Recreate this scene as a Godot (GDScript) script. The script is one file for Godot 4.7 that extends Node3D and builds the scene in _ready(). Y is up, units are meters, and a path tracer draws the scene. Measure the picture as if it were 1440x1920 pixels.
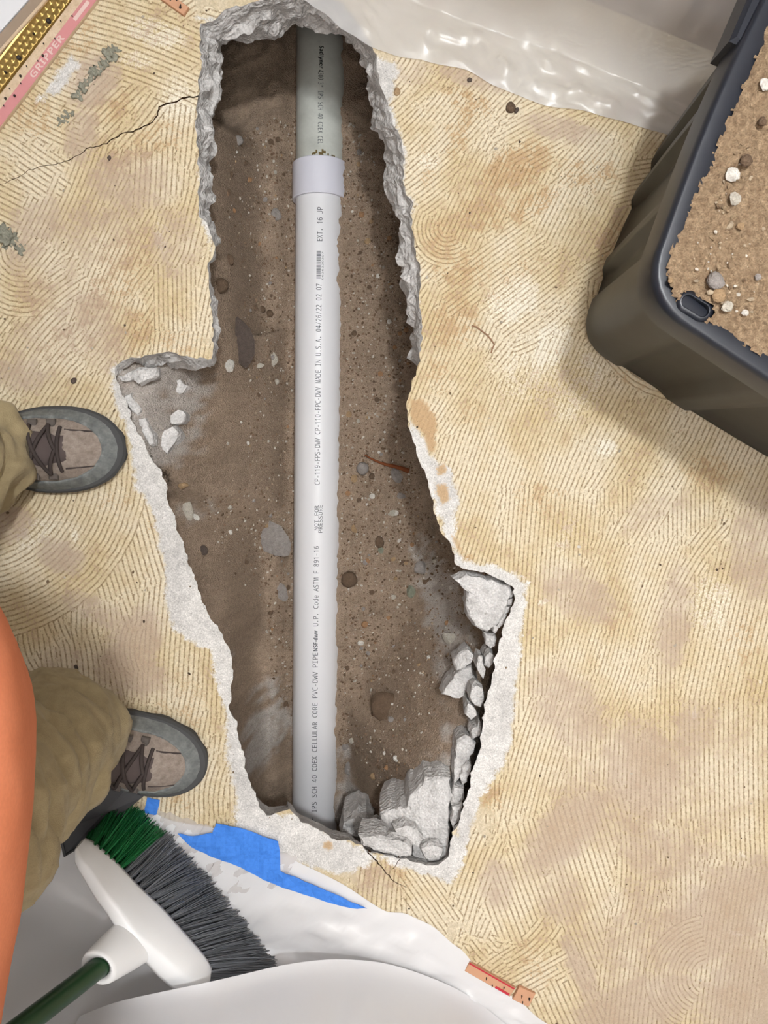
extends Node3D

const FOC := 1442.0
const EYE := Vector3(0, 1.1, 0)
var RX: Vector3
var UP_: Vector3
var FW: Vector3
var rng := RandomNumberGenerator.new()
var nz := FastNoiseLite.new()
var nb := FastNoiseLite.new()
var M := {}
var used := {}
var hole := PackedVector2Array()
var soil_h := PackedFloat32Array()
const SX0 := -0.62
const SZ0 := -1.1
const SC := 0.007
const SNX := 150
const SNZ := 280
# floor texture window in metres
const TX0 := -0.62
const TZ0 := -0.82
const TW := 1.30
const TH := 1.7333
const TPX := 1536
const TPY := 2048

func _ready() -> void:
	# ---------- camera ----------
	var th := atan(110.0 / FOC)
	RX = Vector3(1, 15.0 / FOC, 0).normalized()
	FW = Vector3(0, -cos(th), sin(th))
	FW = (FW - RX * FW.dot(RX)).normalized()
	UP_ = RX.cross(FW).normalized()
	var cam := Camera3D.new()
	cam.name = "camera"
	cam.fov = rad_to_deg(2.0 * atan(960.0 / FOC))
	cam.near = 0.02
	cam.far = 20.0
	cam.transform = Transform3D(Basis(RX, UP_, -FW), EYE)
	add_child(cam)
	cam.current = true
	# ---------- environment ----------
	var we := WorldEnvironment.new()
	we.name = "environment"
	var env := Environment.new()
	env.background_mode = Environment.BG_COLOR
	env.background_color = Color(0.05, 0.05, 0.05)
	env.tonemap_mode = Environment.TONE_MAPPER_LINEAR
	env.tonemap_exposure = 1.0
	env.sdfgi_enabled = true
	env.ssao_enabled = true
	env.ssil_enabled = true
	we.environment = env
	add_child(we)
	rng.seed = 4711
	nz.seed = 12
	nz.noise_type = FastNoiseLite.TYPE_SIMPLEX_SMOOTH
	nz.frequency = 1.0
	nz.fractal_octaves = 4
	nb.seed = 77
	nb.noise_type = FastNoiseLite.TYPE_SIMPLEX_SMOOTH
	nb.frequency = 1.0
	nb.fractal_type = FastNoiseLite.FRACTAL_NONE
	# ---------- ceiling lamp (the one compact source that casts the shadows) ----------
	make_materials()
	ceiling_lamp(LAMP_AT, LAMP_ENERGY)
	unseen_ceiling_panel(Vector3(0.25, 2.36, 0.66), 0.5, 0.95)  # panel out of view, placed to brighten the shaded film curtain and broom
	# ---------- structure ----------
	sheet_frame()
	make_contour()
	build_floor()
	build_soil()
	build_room()
	# ---------- things ----------
	build_pipes()
	build_tote()
	build_person()
	build_sheets()
	build_broom()
	build_rubble()
	build_stones()
	build_strips()

const LAMP_AT := Vector3(0.21, 2.2, -0.36)
const LAMP_ENERGY := 2.55

# ================= helpers =================
func P(px: float, py: float, h := 0.0) -> Vector3:
	var d := FW + RX * ((px - 720.0) / FOC) + UP_ * ((960.0 - py) / FOC)
	return EYE + d * ((EYE.y - h) / -d.y)

func P2(px: float, py: float, h := 0.0) -> Vector2:
	var p := P(px, py, h)
	return Vector2(p.x, p.z)

func numbered(called: String) -> String:
	var n: int = used.get(called, 0)
	used[called] = n + 1
	return called if n == 0 else "%s_%03d" % [called, n]

func tag(o: Node, label: String, category: String, group := "", kind := "") -> Node:
	if label: o.set_meta("label", label)
	if category: o.set_meta("category", category)
	if group: o.set_meta("group", group)
	if kind: o.set_meta("kind", kind)
	return o

func thing(called: String, label: String, category: String, at := Vector3.ZERO, group := "") -> Node3D:
	var o := Node3D.new()
	o.name = numbered(called)
	o.position = at
	add_child(o)
	tag(o, label, category, group)
	return o

func part(called: String, mesh: Mesh, mat: Material, parent: Node) -> MeshInstance3D:
	var o := MeshInstance3D.new()
	o.name = called if parent != self else numbered(called)
	o.mesh = mesh
	o.material_override = mat
	o.cast_shadow = GeometryInstance3D.SHADOW_CASTING_SETTING_ON
	parent.add_child(o, true)
	return o

func solo(called: String, mesh: Mesh, mat: Material, label: String, category: String, group := "", kind := "") -> MeshInstance3D:
	var o := part(called, mesh, mat, self)
	tag(o, label, category, group, kind)
	return o

func raw(v: PackedVector3Array, idx: PackedInt32Array, smooth := true, cols := PackedColorArray(), uvs := PackedVector2Array()) -> ArrayMesh:
	var a := []
	a.resize(Mesh.ARRAY_MAX)
	a[Mesh.ARRAY_VERTEX] = v
	a[Mesh.ARRAY_INDEX] = idx
	if cols.size(): a[Mesh.ARRAY_COLOR] = cols
	if uvs.size(): a[Mesh.ARRAY_TEX_UV] = uvs
	if smooth:
		var n := PackedVector3Array()
		n.resize(v.size())
		for i in range(0, idx.size(), 3):
			var p := v[idx[i]]
			var c := (v[idx[i + 2]] - p).cross(v[idx[i + 1]] - p)
			n[idx[i]] += c
			n[idx[i + 1]] += c
			n[idx[i + 2]] += c
		for i in n.size():
			n[i] = n[i].normalized() if n[i].length_squared() > 1e-20 else Vector3.UP
		a[Mesh.ARRAY_NORMAL] = n
	var m := ArrayMesh.new()
	m.add_surface_from_arrays(Mesh.PRIMITIVE_TRIANGLES, a)
	return m

# rows x cols grid of points
func grid(p: PackedVector3Array, rows: int, cols: int, wrap := false, smooth := true, colr := PackedColorArray(), uvs := PackedVector2Array(), flip := false) -> ArrayMesh:
	var idx := PackedInt32Array()
	var cn := cols if wrap else cols - 1
	for r in rows - 1:
		for c in cn:
			var a := r * cols + c
			var b := r * cols + (c + 1) % cols
			var d := a + cols
			var e := b + cols
			if flip:
				idx.append_array([a, d, b, b, d, e])
			else:
				idx.append_array([a, b, d, b, e, d])
	return raw(p, idx, smooth, colr, uvs)

# rings of points with end caps
func loft(rings: Array, smooth := true, caps := true) -> ArrayMesh:
	var n: int = rings[0].size()
	var v := PackedVector3Array()
	for r in rings: v.append_array(PackedVector3Array(r))
	var idx := PackedInt32Array()
	for r in rings.size() - 1:
		for c in n:
			var a := r * n + c
			var b := r * n + (c + 1) % n
			idx.append_array([a, b, a + n, b, b + n, a + n])
	if caps:
		for e in 2:
			var r0 := 0 if e == 0 else (rings.size() - 1) * n
			var mid := Vector3.ZERO
			var k := v.size()
			for c in n:
				mid += v[r0 + c]
				v.append(v[r0 + c])
			v.append(mid / n)
			for c in n:
				if e == 0: idx.append_array([k + (c + 1) % n, k + c, k + n])
				else: idx.append_array([k + c, k + (c + 1) % n, k + n])
	return raw(v, idx, smooth)

func tube(path: Array, radii: Array, sides := 10, smooth := true) -> ArrayMesh:
	var rings := []
	var up := Vector3(0.13, 0.97, 0.21)
	for i in path.size():
		var t: Vector3 = (path[mini(i + 1, path.size() - 1)] - path[maxi(i - 1, 0)]).normalized()
		var x := up.cross(t)
		if x.length() < 0.05: x = Vector3(1, 0, 0.1).cross(t)
		x = x.normalized()
		var y := t.cross(x)
		var ring := []
		for k in sides:
			var a := TAU * k / sides
			ring.append(path[i] + (x * cos(a) + y * sin(a)) * float(radii[i]))
		rings.append(ring)
	return loft(rings, smooth)

func box(o: Vector3, ux: Vector3, uy: Vector3, uz: Vector3, ch := 0.0) -> ArrayMesh:
	# box with centre o and half axes; chamfered on the top (uy) rim
	var rings := []
	var lx := ux.length()
	var lz := uz.length()
	for s in [[-1.0, 0.0], [1.0 - ch / uy.length(), 0.0], [1.0, ch]]:
		var fx := 1.0 - float(s[1]) / lx
		var fz := 1.0 - float(s[1]) / lz
		var y: Vector3 = o + uy * float(s[0])
		rings.append([y - ux * fx - uz * fz, y + ux * fx - uz * fz, y + ux * fx + uz * fz, y - ux * fx + uz * fz])
	return flat(loft(rings, false))

func flat(m: ArrayMesh) -> ArrayMesh:
	var st := SurfaceTool.new()
	st.create_from(m, 0)
	st.deindex()
	var a := st.commit_to_arrays()
	a[Mesh.ARRAY_NORMAL] = null
	a[Mesh.ARRAY_TANGENT] = null
	var o := ArrayMesh.new()
	o.add_surface_from_arrays(Mesh.PRIMITIVE_TRIANGLES, a)
	return o

func join(list: Array) -> ArrayMesh:
	var v := PackedVector3Array()
	var idx := PackedInt32Array()
	var nn := PackedVector3Array()
	var hasn := true
	for m in list:
		var a: Array = m.surface_get_arrays(0)
		if a[Mesh.ARRAY_NORMAL] == null: hasn = false
	for m in list:
		var a: Array = m.surface_get_arrays(0)
		var b := v.size()
		v.append_array(a[Mesh.ARRAY_VERTEX])
		if hasn: nn.append_array(a[Mesh.ARRAY_NORMAL])
		if a[Mesh.ARRAY_INDEX] == null:
			for i in a[Mesh.ARRAY_VERTEX].size(): idx.append(b + i)
		else:
			for i in a[Mesh.ARRAY_INDEX]: idx.append(b + i)
	var arr := []
	arr.resize(Mesh.ARRAY_MAX)
	arr[Mesh.ARRAY_VERTEX] = v
	arr[Mesh.ARRAY_INDEX] = idx
	if hasn: arr[Mesh.ARRAY_NORMAL] = nn
	var o := ArrayMesh.new()
	o.add_surface_from_arrays(Mesh.PRIMITIVE_TRIANGLES, arr)
	return o

# angular stone: jittered subdivided icosphere-like lump, unit size
func stone_mesh(sd: int, angular: float, rows := 7, cols := 10) -> ArrayMesh:
	var r := RandomNumberGenerator.new()
	r.seed = sd
	var cuts := []
	for i in int(4 + angular * 8):
		var n := Vector3(r.randf_range(-1, 1), r.randf_range(-1, 1), r.randf_range(-1, 1)).normalized()
		cuts.append([n, r.randf_range(0.55, 0.92)])
	var v := PackedVector3Array()
	for i in rows:
		for k in cols:
			var t := PI * i / (rows - 1)
			var a := TAU * (k + 0.5 * (i % 2)) / cols
			var d := Vector3(sin(t) * cos(a), cos(t), sin(t) * sin(a))
			var l := 1.0 + 0.10 * nb.get_noise_3d(d.x * 1.3 + sd, d.y * 1.3, d.z * 1.3)
			for c in cuts:
				var dp: float = d.dot(c[0])
				if dp > 0.05: l = minf(l, lerpf(l, float(c[1]) / dp, clampf(angular + 0.25, 0, 1)))
			v.append(d * l)
	return grid(v, rows, cols, true, angular < 0.5)

func inside(p: Vector2, poly: PackedVector2Array) -> bool:
	return Geometry2D.is_point_in_polygon(p, poly)

# signed distance to a closed polygon (negative inside)
func sdist(p: Vector2, poly: PackedVector2Array) -> float:
	var d := 1e9
	var n := poly.size()
	var j := n - 1
	var ins := false
	for i in n:
		var a := poly[j]
		var b := poly[i]
		var e := b - a
		var w := p - a
		var t := clampf(w.dot(e) / maxf(e.dot(e), 1e-12), 0.0, 1.0)
		d = minf(d, (w - e * t).length_squared())
		if (a.y > p.y) != (b.y > p.y) and p.x < (b.x - a.x) * (p.y - a.y) / (b.y - a.y) + a.x: ins = not ins
		j = i
	return -sqrt(d) if ins else sqrt(d)

# tapered-capsule bones joined with a smooth minimum and meshed as surface nets
func sdf_mesh(bones: Array, k: float, cell: float, cuts := [], wob := 0.0, wfreq := Vector3(10, 10, 10)) -> ArrayMesh:
	var lo := Vector3(1e9, 1e9, 1e9)
	var hi := -lo
	for b in bones:
		for e in [[b[0], b[1]], [b[2], b[3]]]:
			lo = lo.min(e[0] - Vector3.ONE * (float(e[1]) + k + 3 * cell))
			hi = hi.max(e[0] + Vector3.ONE * (float(e[1]) + k + 3 * cell))
	var nx := int((hi.x - lo.x) / cell) + 2
	var ny := int((hi.y - lo.y) / cell) + 2
	var nz_ := int((hi.z - lo.z) / cell) + 2
	var f := PackedFloat32Array()
	f.resize(nx * ny * nz_)
	f.fill(1.0)
	for b in bones:
		var a: Vector3 = b[0]
		var c: Vector3 = b[2]
		var ra: float = b[1]
		var rb: float = b[3]
		var mr := maxf(ra, rb) + k + 2 * cell
		var l0 := ((a.min(c) - Vector3.ONE * mr - lo) / cell).floor()
		var h0 := ((a.max(c) + Vector3.ONE * mr - lo) / cell).ceil()
		var e := c - a
		var ee := maxf(e.dot(e), 1e-9)
		for z in range(maxi(0, int(l0.z)), mini(nz_, int(h0.z) + 1)):
			for y in range(maxi(0, int(l0.y)), mini(ny, int(h0.y) + 1)):
				var row := (z * ny + y) * nx
				for x in range(maxi(0, int(l0.x)), mini(nx, int(h0.x) + 1)):
					var w := lo + Vector3(x, y, z) * cell - a
					var t := clampf(w.dot(e) / ee, 0.0, 1.0)
					var d := (w - e * t).length() - lerpf(ra, rb, t)
					var o := f[row + x]
					var q := maxf(k - absf(o - d), 0.0) / k
					f[row + x] = minf(o, d) - q * q * k * 0.25
	for cpl in cuts:
		var pl: Plane = cpl
		for z in nz_:
			for y in ny:
				for x in nx:
					var i := (z * ny + y) * nx + x
					if f[i] < 0.05:
						f[i] = maxf(f[i], pl.distance_to(lo + Vector3(x, y, z) * cell))
	var vid := {}
	var v := PackedVector3Array()
	var idx := PackedInt32Array()
	var off := [0, 1, nx, nx + 1, nx * ny, nx * ny + 1, nx * ny + nx, nx * ny + nx + 1]
	for z in nz_ - 1:
		for y in ny - 1:
			var row := (z * ny + y) * nx
			for x in nx - 1:
				var i := row + x
				var s := 0
				for o in 8:
					if f[i + off[o]] < 0.0: s += 1
				if s == 0 or s == 8: continue
				var acc := Vector3.ZERO
				var cnt := 0
				for ed in [[0, 1], [2, 3], [4, 5], [6, 7], [0, 2], [1, 3], [4, 6], [5, 7], [0, 4], [1, 5], [2, 6], [3, 7]]:
					var fa := f[i + off[ed[0]]]
					var fb := f[i + off[ed[1]]]
					if (fa < 0.0) != (fb < 0.0):
						var t := fa / (fa - fb)
						var p0 := Vector3(ed[0] & 1, (ed[0] >> 1) & 1, ed[0] >> 2)
						var p1 := Vector3(ed[1] & 1, (ed[1] >> 1) & 1, ed[1] >> 2)
						acc += p0.lerp(p1, t)
						cnt += 1
				vid[i] = v.size()
				v.append(lo + (Vector3(x, y, z) + acc / cnt) * cell)
	var sx := 1
	var sy := nx
	var sz := nx * ny
	for i in vid:
		for ax in [[sx, sy, sz], [sy, sz, sx], [sz, sx, sy]]:
			var fa := f[i]
			var fb := f[i + ax[0]]
			if (fa < 0.0) == (fb < 0.0): continue
			if not (vid.has(i - ax[1]) and vid.has(i - ax[2]) and vid.has(i - ax[1] - ax[2])): continue
			var q := [vid[i], vid[i - ax[1]], vid[i - ax[1] - ax[2]], vid[i - ax[2]]]
			if fa < 0.0: idx.append_array([q[0], q[1], q[2], q[0], q[2], q[3]])
			else: idx.append_array([q[0], q[2], q[1], q[0], q[3], q[2]])
	var m := raw(v, idx, true)
	if wob > 0.0:
		var nn: PackedVector3Array = m.surface_get_arrays(0)[Mesh.ARRAY_NORMAL]
		for i in v.size():
			var p := v[i]
			v[i] = p + nn[i] * wob * (nb.get_noise_3d(p.x * wfreq.x, p.y * wfreq.y, p.z * wfreq.z) + 0.4 * nb.get_noise_3d(p.x * wfreq.x * 2.3 + 9, p.y * wfreq.y * 2.3, p.z * wfreq.z * 2.3))
		m = raw(v, idx, true)
	return m

# lettering bent over a cylinder (or flat when radius is 0). x along the text, y across
func text_mesh(s: String, height: float, length: float, mono := true, bold := false) -> ArrayMesh:
	var tm := TextMesh.new()
	tm.text = s
	var f := SystemFont.new()
	f.font_names = PackedStringArray(["Droid Sans Mono" if mono else "Droid Sans"])
	if bold: f.font_weight = 700
	tm.font = f
	tm.font_size = 64
	tm.pixel_size = 0.001
	tm.depth = 0.02
	tm.curve_step = 4.0
	var a := tm.get_mesh_arrays()
	var v: PackedVector3Array = a[Mesh.ARRAY_VERTEX]
	var lo := Vector3(1e9, 1e9, 1e9)
	var hi := -lo
	for p in v:
		lo = lo.min(p)
		hi = hi.max(p)
	var sx := length / maxf(hi.x - lo.x, 1e-6)
	var sy := height / maxf(hi.y - lo.y, 1e-6)
	for i in v.size():
		var p := v[i] - (lo + hi) * 0.5
		v[i] = Vector3(p.x * sx, p.y * sy, p.z)
	a[Mesh.ARRAY_VERTEX] = v
	var m := ArrayMesh.new()
	m.add_surface_from_arrays(Mesh.PRIMITIVE_TRIANGLES, [v, a[Mesh.ARRAY_NORMAL], null, null, null, null, null, null, null, null, null, null, a[Mesh.ARRAY_INDEX]])
	return m

func bend_text(m: ArrayMesh, at: Callable, thick: float) -> ArrayMesh:
	# at(x, y, up) -> world point
	var a := m.surface_get_arrays(0)
	var v: PackedVector3Array = a[Mesh.ARRAY_VERTEX]
	for i in v.size():
		v[i] = at.call(v[i].x, v[i].y, thick if v[i].z > 0.0 else -thick)
	var idx: PackedInt32Array = a[Mesh.ARRAY_INDEX] if a[Mesh.ARRAY_INDEX] != null else PackedInt32Array(range(v.size()))
	return raw(v, idx, false)

# ================= materials =================
func mk(c: Color, rough := 0.8, spec := 0.5) -> StandardMaterial3D:
	var m := StandardMaterial3D.new()
	m.albedo_color = c
	m.roughness = rough
	m.metallic_specular = spec
	m.cull_mode = BaseMaterial3D.CULL_DISABLED
	return m

func noise_img(sd: int, freq: float, w: int, octaves := 4, type := FastNoiseLite.TYPE_SIMPLEX_SMOOTH, h := 0, seamless := true) -> Image:
	var n := FastNoiseLite.new()
	n.seed = sd
	n.noise_type = type
	n.frequency = freq
	n.fractal_octaves = octaves
	if type == FastNoiseLite.TYPE_CELLULAR:
		n.fractal_type = FastNoiseLite.FRACTAL_NONE
		n.cellular_return_type = FastNoiseLite.RETURN_CELL_VALUE
	var im := n.get_seamless_image(w, h if h else w) if seamless else n.get_image(w, h if h else w)
	im.convert(Image.FORMAT_L8)
	return im

# tints between colours along a noise, with fine grain; returns a texture
func ramp_tex(src: Image, stops: Array, grain: Image, gamt: float) -> ImageTexture:
	var b := src.get_data()
	var g := grain.get_data()
	var lut: Array[Color] = []
	for i in 256:
		var t := i / 255.0 * (stops.size() - 1)
		var k := mini(int(t), stops.size() - 2)
		lut.append(stops[k].lerp(stops[k + 1], t - k))
	var out := PackedByteArray()
	out.resize(b.size() * 3)
	for i in b.size():
		var c := lut[b[i]]
		var q := 1.0 + gamt * (g[i] - 128) / 128.0
		out[i * 3] = clampi(int(c.r * q * 255), 0, 255)
		out[i * 3 + 1] = clampi(int(c.g * q * 255), 0, 255)
		out[i * 3 + 2] = clampi(int(c.b * q * 255), 0, 255)
	return ImageTexture.create_from_image(Image.create_from_data(src.get_width(), src.get_height(), false, Image.FORMAT_RGB8, out))

func tri(m: StandardMaterial3D, scale: float, world := true) -> StandardMaterial3D:
	m.uv1_triplanar = true
	m.uv1_world_triplanar = world
	m.uv1_scale = Vector3.ONE * scale
	return m

func bump(m: StandardMaterial3D, im: Image, amount_cm: float) -> StandardMaterial3D:
	m.heightmap_enabled = true
	m.heightmap_texture = ImageTexture.create_from_image(im)
	m.heightmap_scale = amount_cm
	return m

func make_materials() -> void:
	var n1 := noise_img(1, 0.012, 512, 5)
	var n2 := noise_img(2, 0.11, 512, 3)
	var n3 := noise_img(3, 0.03, 512, 4)
	var rough_h := noise_img(5, 0.05, 512, 5)
	# broken concrete
	var c := mk(Color.WHITE, 0.95, 0.2)
	c.albedo_texture = ramp_tex(n1, [Color(0.66, 0.645, 0.635), Color(0.77, 0.76, 0.75), Color(0.85, 0.84, 0.83), Color(0.74, 0.72, 0.71)], n2, 0.13)
	bump(tri(c, 5.0), rough_h, 0.35)
	M.concrete = c
	M.crack_dirt_shade = mk(Color(0.30, 0.22, 0.16), 1.0, 0.1)  # soil-brown lining, darkened to carry the shade inside the narrow cracks
	# soil: texture carries the grain, vertex colours the damp and the dusty patches
	var s := mk(Color.WHITE, 1.0, 0.1)
	s.albedo_texture = ramp_tex(n2, [Color(0.66, 0.62, 0.58), Color(0.82, 0.80, 0.78), Color(0.92, 0.90, 0.88), Color(1.0, 0.98, 0.95)], n3, 0.10)
	s.vertex_color_use_as_albedo = true
	bump(tri(s, 6.0), n2, 0.3)
	M.soil = s
	# sandy spoil in the tote
	var f := mk(Color.WHITE, 1.0, 0.1)
	f.albedo_texture = ramp_tex(n3, [Color(0.40, 0.33, 0.26), Color(0.50, 0.42, 0.335), Color(0.57, 0.49, 0.395), Color(0.63, 0.55, 0.45)], n2, 0.22)
	bump(tri(f, 8.0), n2, 0.12)
	M.spoil = f
	var st := mk(Color.WHITE, 0.9, 0.3)
	st.albedo_texture = ramp_tex(n2, [Color(0.82, 0.8, 0.78), Color(0.93, 0.92, 0.9), Color(1, 1, 1)], n3, 0.1)
	st.vertex_color_use_as_albedo = true
	M.grit = tri(st, 9.0)
	for e in [["stone_grey", Color(0.60, 0.58, 0.57)], ["stone_pale", Color(0.74, 0.72, 0.68)], ["stone_tan", Color(0.66, 0.56, 0.44)], ["stone_brown", Color(0.43, 0.36, 0.30)], ["stone_slate", Color(0.37, 0.33, 0.31)], ["stone_green", Color(0.55, 0.57, 0.51)], ["stone_orange", Color(0.64, 0.50, 0.38)], ["stone_white", Color(0.85, 0.84, 0.82)]]:
		var m := mk(e[1], 0.9, 0.3)
		m.albedo_texture = st.albedo_texture
		bump(tri(m, 7.0), n2, 0.15)
		M[e[0]] = m
	# plastics
	M.pvc = mk(Color(0.89, 0.89, 0.90), 0.38, 0.5)
	M.pvc_old = mk(Color.WHITE, 0.45, 0.5)
	M.pvc_old.albedo_texture = ramp_tex(n1, [Color(0.70, 0.71, 0.68), Color(0.78, 0.79, 0.76), Color(0.80, 0.81, 0.78)], n2, 0.02)
	tri(M.pvc_old, 3.0)
	M.coupling = mk(Color(0.86, 0.86, 0.90), 0.35, 0.5)
	M.ink = mk(Color(0.33, 0.34, 0.36), 0.7, 0.3)
	M.ink_dark = mk(Color(0.12, 0.12, 0.12), 0.7, 0.3)
	M.glue = mk(Color(0.42, 0.36, 0.22), 0.7, 0.3)
	var t := mk(Color.WHITE, 0.42, 0.45)
	t.albedo_texture = ramp_tex(n1, [Color(0.085, 0.087, 0.092), Color(0.11, 0.11, 0.112), Color(0.155, 0.15, 0.145)], n2, 0.10)
	M.tote = tri(t, 2.5)
	M.tote_rim = mk(Color(0.11, 0.125, 0.16), 0.38, 0.5)
	# milky polythene film
	var fl := mk(Color(0.86, 0.855, 0.85, 0.58), 0.27, 0.5)
	fl.transparency = BaseMaterial3D.TRANSPARENCY_ALPHA
	fl.backlight_enabled = true
	fl.backlight = Color(0.55, 0.55, 0.55)
	M.film = fl
	M.film_thick = fl.duplicate()
	M.film_thick.albedo_color = Color(0.93, 0.93, 0.94, 0.86)
	M.film_thin = fl.duplicate()
	M.film_thin.albedo_color = Color(0.86, 0.83, 0.82, 0.42)
	var bt := mk(Color.WHITE, 0.75, 0.3)
	bt.albedo_texture = ramp_tex(n3, [Color(0.24, 0.46, 0.80), Color(0.27, 0.51, 0.86), Color(0.30, 0.54, 0.88)], n2, 0.04)
	M.tape = tri(bt, 8.0)
	# broom
	M.broom_white = mk(Color(0.90, 0.90, 0.90), 0.4, 0.5)
	M.handle_green = mk(Color(0.10, 0.24, 0.13), 0.3, 0.5)
	M.green_hair = mk(Color(0.12, 0.47, 0.25), 0.55, 0.4)
	M.grey_hair = mk(Color(0.47, 0.48, 0.50), 0.6, 0.4)
	M.pan = mk(Color(0.27, 0.27, 0.28), 0.5, 0.4)
	# person
	var kh := mk(Color.WHITE, 0.95, 0.15)
	kh.albedo_texture = ramp_tex(n1, [Color(0.56, 0.50, 0.38), Color(0.63, 0.57, 0.44), Color(0.66, 0.60, 0.47)], n2, 0.05)
	kh.rim_enabled = true
	kh.rim = 0.2
	bump(tri(kh, 9.0), n2, 0.04)
	M.khaki = kh
	var og := mk(Color.WHITE, 0.9, 0.15)
	og.albedo_texture = ramp_tex(n1, [Color(0.81, 0.49, 0.35), Color(0.83, 0.51, 0.37), Color(0.85, 0.53, 0.39)], n2, 0.03)
	M.orange = tri(og, 6.0)
	M.skin = mk(Color(0.78, 0.57, 0.46), 0.6, 0.4)
	M.hair = mk(Color(0.20, 0.15, 0.11), 0.7, 0.3)
	var le := mk(Color.WHITE, 0.85, 0.25)
	le.albedo_texture = ramp_tex(n3, [Color(0.46, 0.41, 0.37), Color(0.56, 0.51, 0.47), Color(0.63, 0.59, 0.55)], n2, 0.10)
	M.leather = tri(le, 7.0)
	var ru := mk(Color.WHITE, 0.7, 0.35)
	ru.albedo_texture = ramp_tex(n3, [Color(0.34, 0.35, 0.35), Color(0.44, 0.45, 0.44), Color(0.56, 0.57, 0.56)], n2, 0.10)
	M.rubber = tri(ru, 5.0)
	M.sole = mk(Color(0.29, 0.29, 0.29), 0.85, 0.3)
	M.lace = mk(Color(0.27, 0.24, 0.23), 0.9, 0.2)
	M.tongue = mk(Color(0.34, 0.30, 0.29), 0.9, 0.2)
	M.hook = mk(Color(0.42, 0.39, 0.37), 0.5, 0.5)
	M.hook.metallic = 0.6
	# wood and metal strips
	var wd := mk(Color.WHITE, 0.8, 0.3)
	wd.albedo_texture = ramp_tex(n3, [Color(0.74, 0.64, 0.53), Color(0.80, 0.71, 0.60), Color(0.83, 0.75, 0.66)], n2, 0.05)
	M.wood = tri(wd, Vector3.ONE.x * 5.0)
	M.pinkwood = mk(Color(0.76, 0.58, 0.46), 0.8, 0.3)
	M.redprint = mk(Color(0.78, 0.53, 0.53), 0.8, 0.3)
	M.redink = mk(Color(0.70, 0.20, 0.24), 0.8, 0.3)
	M.letter = mk(Color(0.84, 0.73, 0.70), 0.8, 0.3)
	M.mortar = mk(Color(0.60, 0.60, 0.55), 0.95, 0.2)
	M.mortar.albedo_texture = st.albedo_texture
	tri(M.mortar, 9.0)
	M.gold = mk(Color(0.66, 0.55, 0.32), 0.4, 0.5)
	M.gold.metallic = 0.75
	M.nail = mk(Color(0.16, 0.13, 0.12), 0.6, 0.5)
	M.threshold = mk(Color(0.60, 0.53, 0.46), 0.7, 0.3)
	M.white = mk(Color(0.86, 0.86, 0.87), 0.6, 0.3)
	M.twig_pale = mk(Color(0.58, 0.45, 0.36), 0.95, 0.2)
	M.twig = mk(Color(0.48, 0.28, 0.18), 0.9, 0.2)
	# room
	M.paint = mk(Color(0.82, 0.80, 0.78), 0.9, 0.2)
	M.partition = mk(Color(0.72, 0.66, 0.615), 0.9, 0.2)
	M.ceiling = mk(Color(0.88, 0.87, 0.86), 0.95, 0.2)
	var gl := mk(Color(1, 0.97, 0.92), 0.5)
	gl.emission_enabled = true
	gl.emission = Color(0.98, 0.99, 1)
	gl.emission_energy_multiplier = 6.0
	M.bulb = gl
	M.unseen_panel_glow = gl.duplicate()  # glow for the unseen panel under the ceiling
	M.unseen_panel_glow.emission_energy_multiplier = 1.5

func unseen_ceiling_panel(at: Vector3, side: float, energy: float) -> void:
	var t := thing("unseen_ceiling_panel", "unseen square lit panel under the ceiling, placed to brighten the film curtain", "lamp", at)
	var fr := BoxMesh.new()
	fr.size = Vector3(side + 0.06, 0.035, side + 0.06)
	part("frame", fr, M.broom_white, t).position = Vector3(0, 0.02, 0)
	var df := BoxMesh.new()
	df.size = Vector3(side, 0.004, side)
	part("diffuser", df, M.unseen_panel_glow, t)
	var l := AreaLight3D.new()
	l.name = "unseen_panel_light"
	l.light_color = Color(1.0, 0.985, 0.96)
	l.light_energy = energy
	l.area_size = Vector2(side, side)
	l.area_range = 12.0
	l.area_attenuation = 2.0
	l.shadow_enabled = true
	l.position = Vector3(0, -0.006, 0)
	l.rotation = Vector3(-PI / 2, 0, 0)
	t.add_child(l)

func ceiling_lamp(at: Vector3, energy: float) -> void:
	var t := thing("ceiling_lamp", "round glowing bulb lamp hanging under the ceiling above the tote", "lamp", at)
	var rose := CylinderMesh.new()
	rose.top_radius = 0.07
	rose.bottom_radius = 0.055
	rose.height = 0.10
	part("socket", rose, M.broom_white, t).position = Vector3(0, 0.105, 0)
	var cord := CylinderMesh.new()
	cord.top_radius = 0.006
	cord.bottom_radius = 0.006
	cord.height = 0.25
	part("stem", cord, M.broom_white, t).position = Vector3(0, 0.27, 0)
	var s := SphereMesh.new()
	s.radius = 0.055
	s.height = 0.11
	part("bulb", s, M.bulb, t)
	var l := OmniLight3D.new()
	l.name = "lamp_light"
	l.light_color = Color(0.975, 0.99, 1.0)
	l.light_energy = energy
	l.light_size = 0.05
	l.omni_range = 12.0
	l.omni_attenuation = 2.0
	l.shadow_enabled = true
	t.add_child(l)

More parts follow.
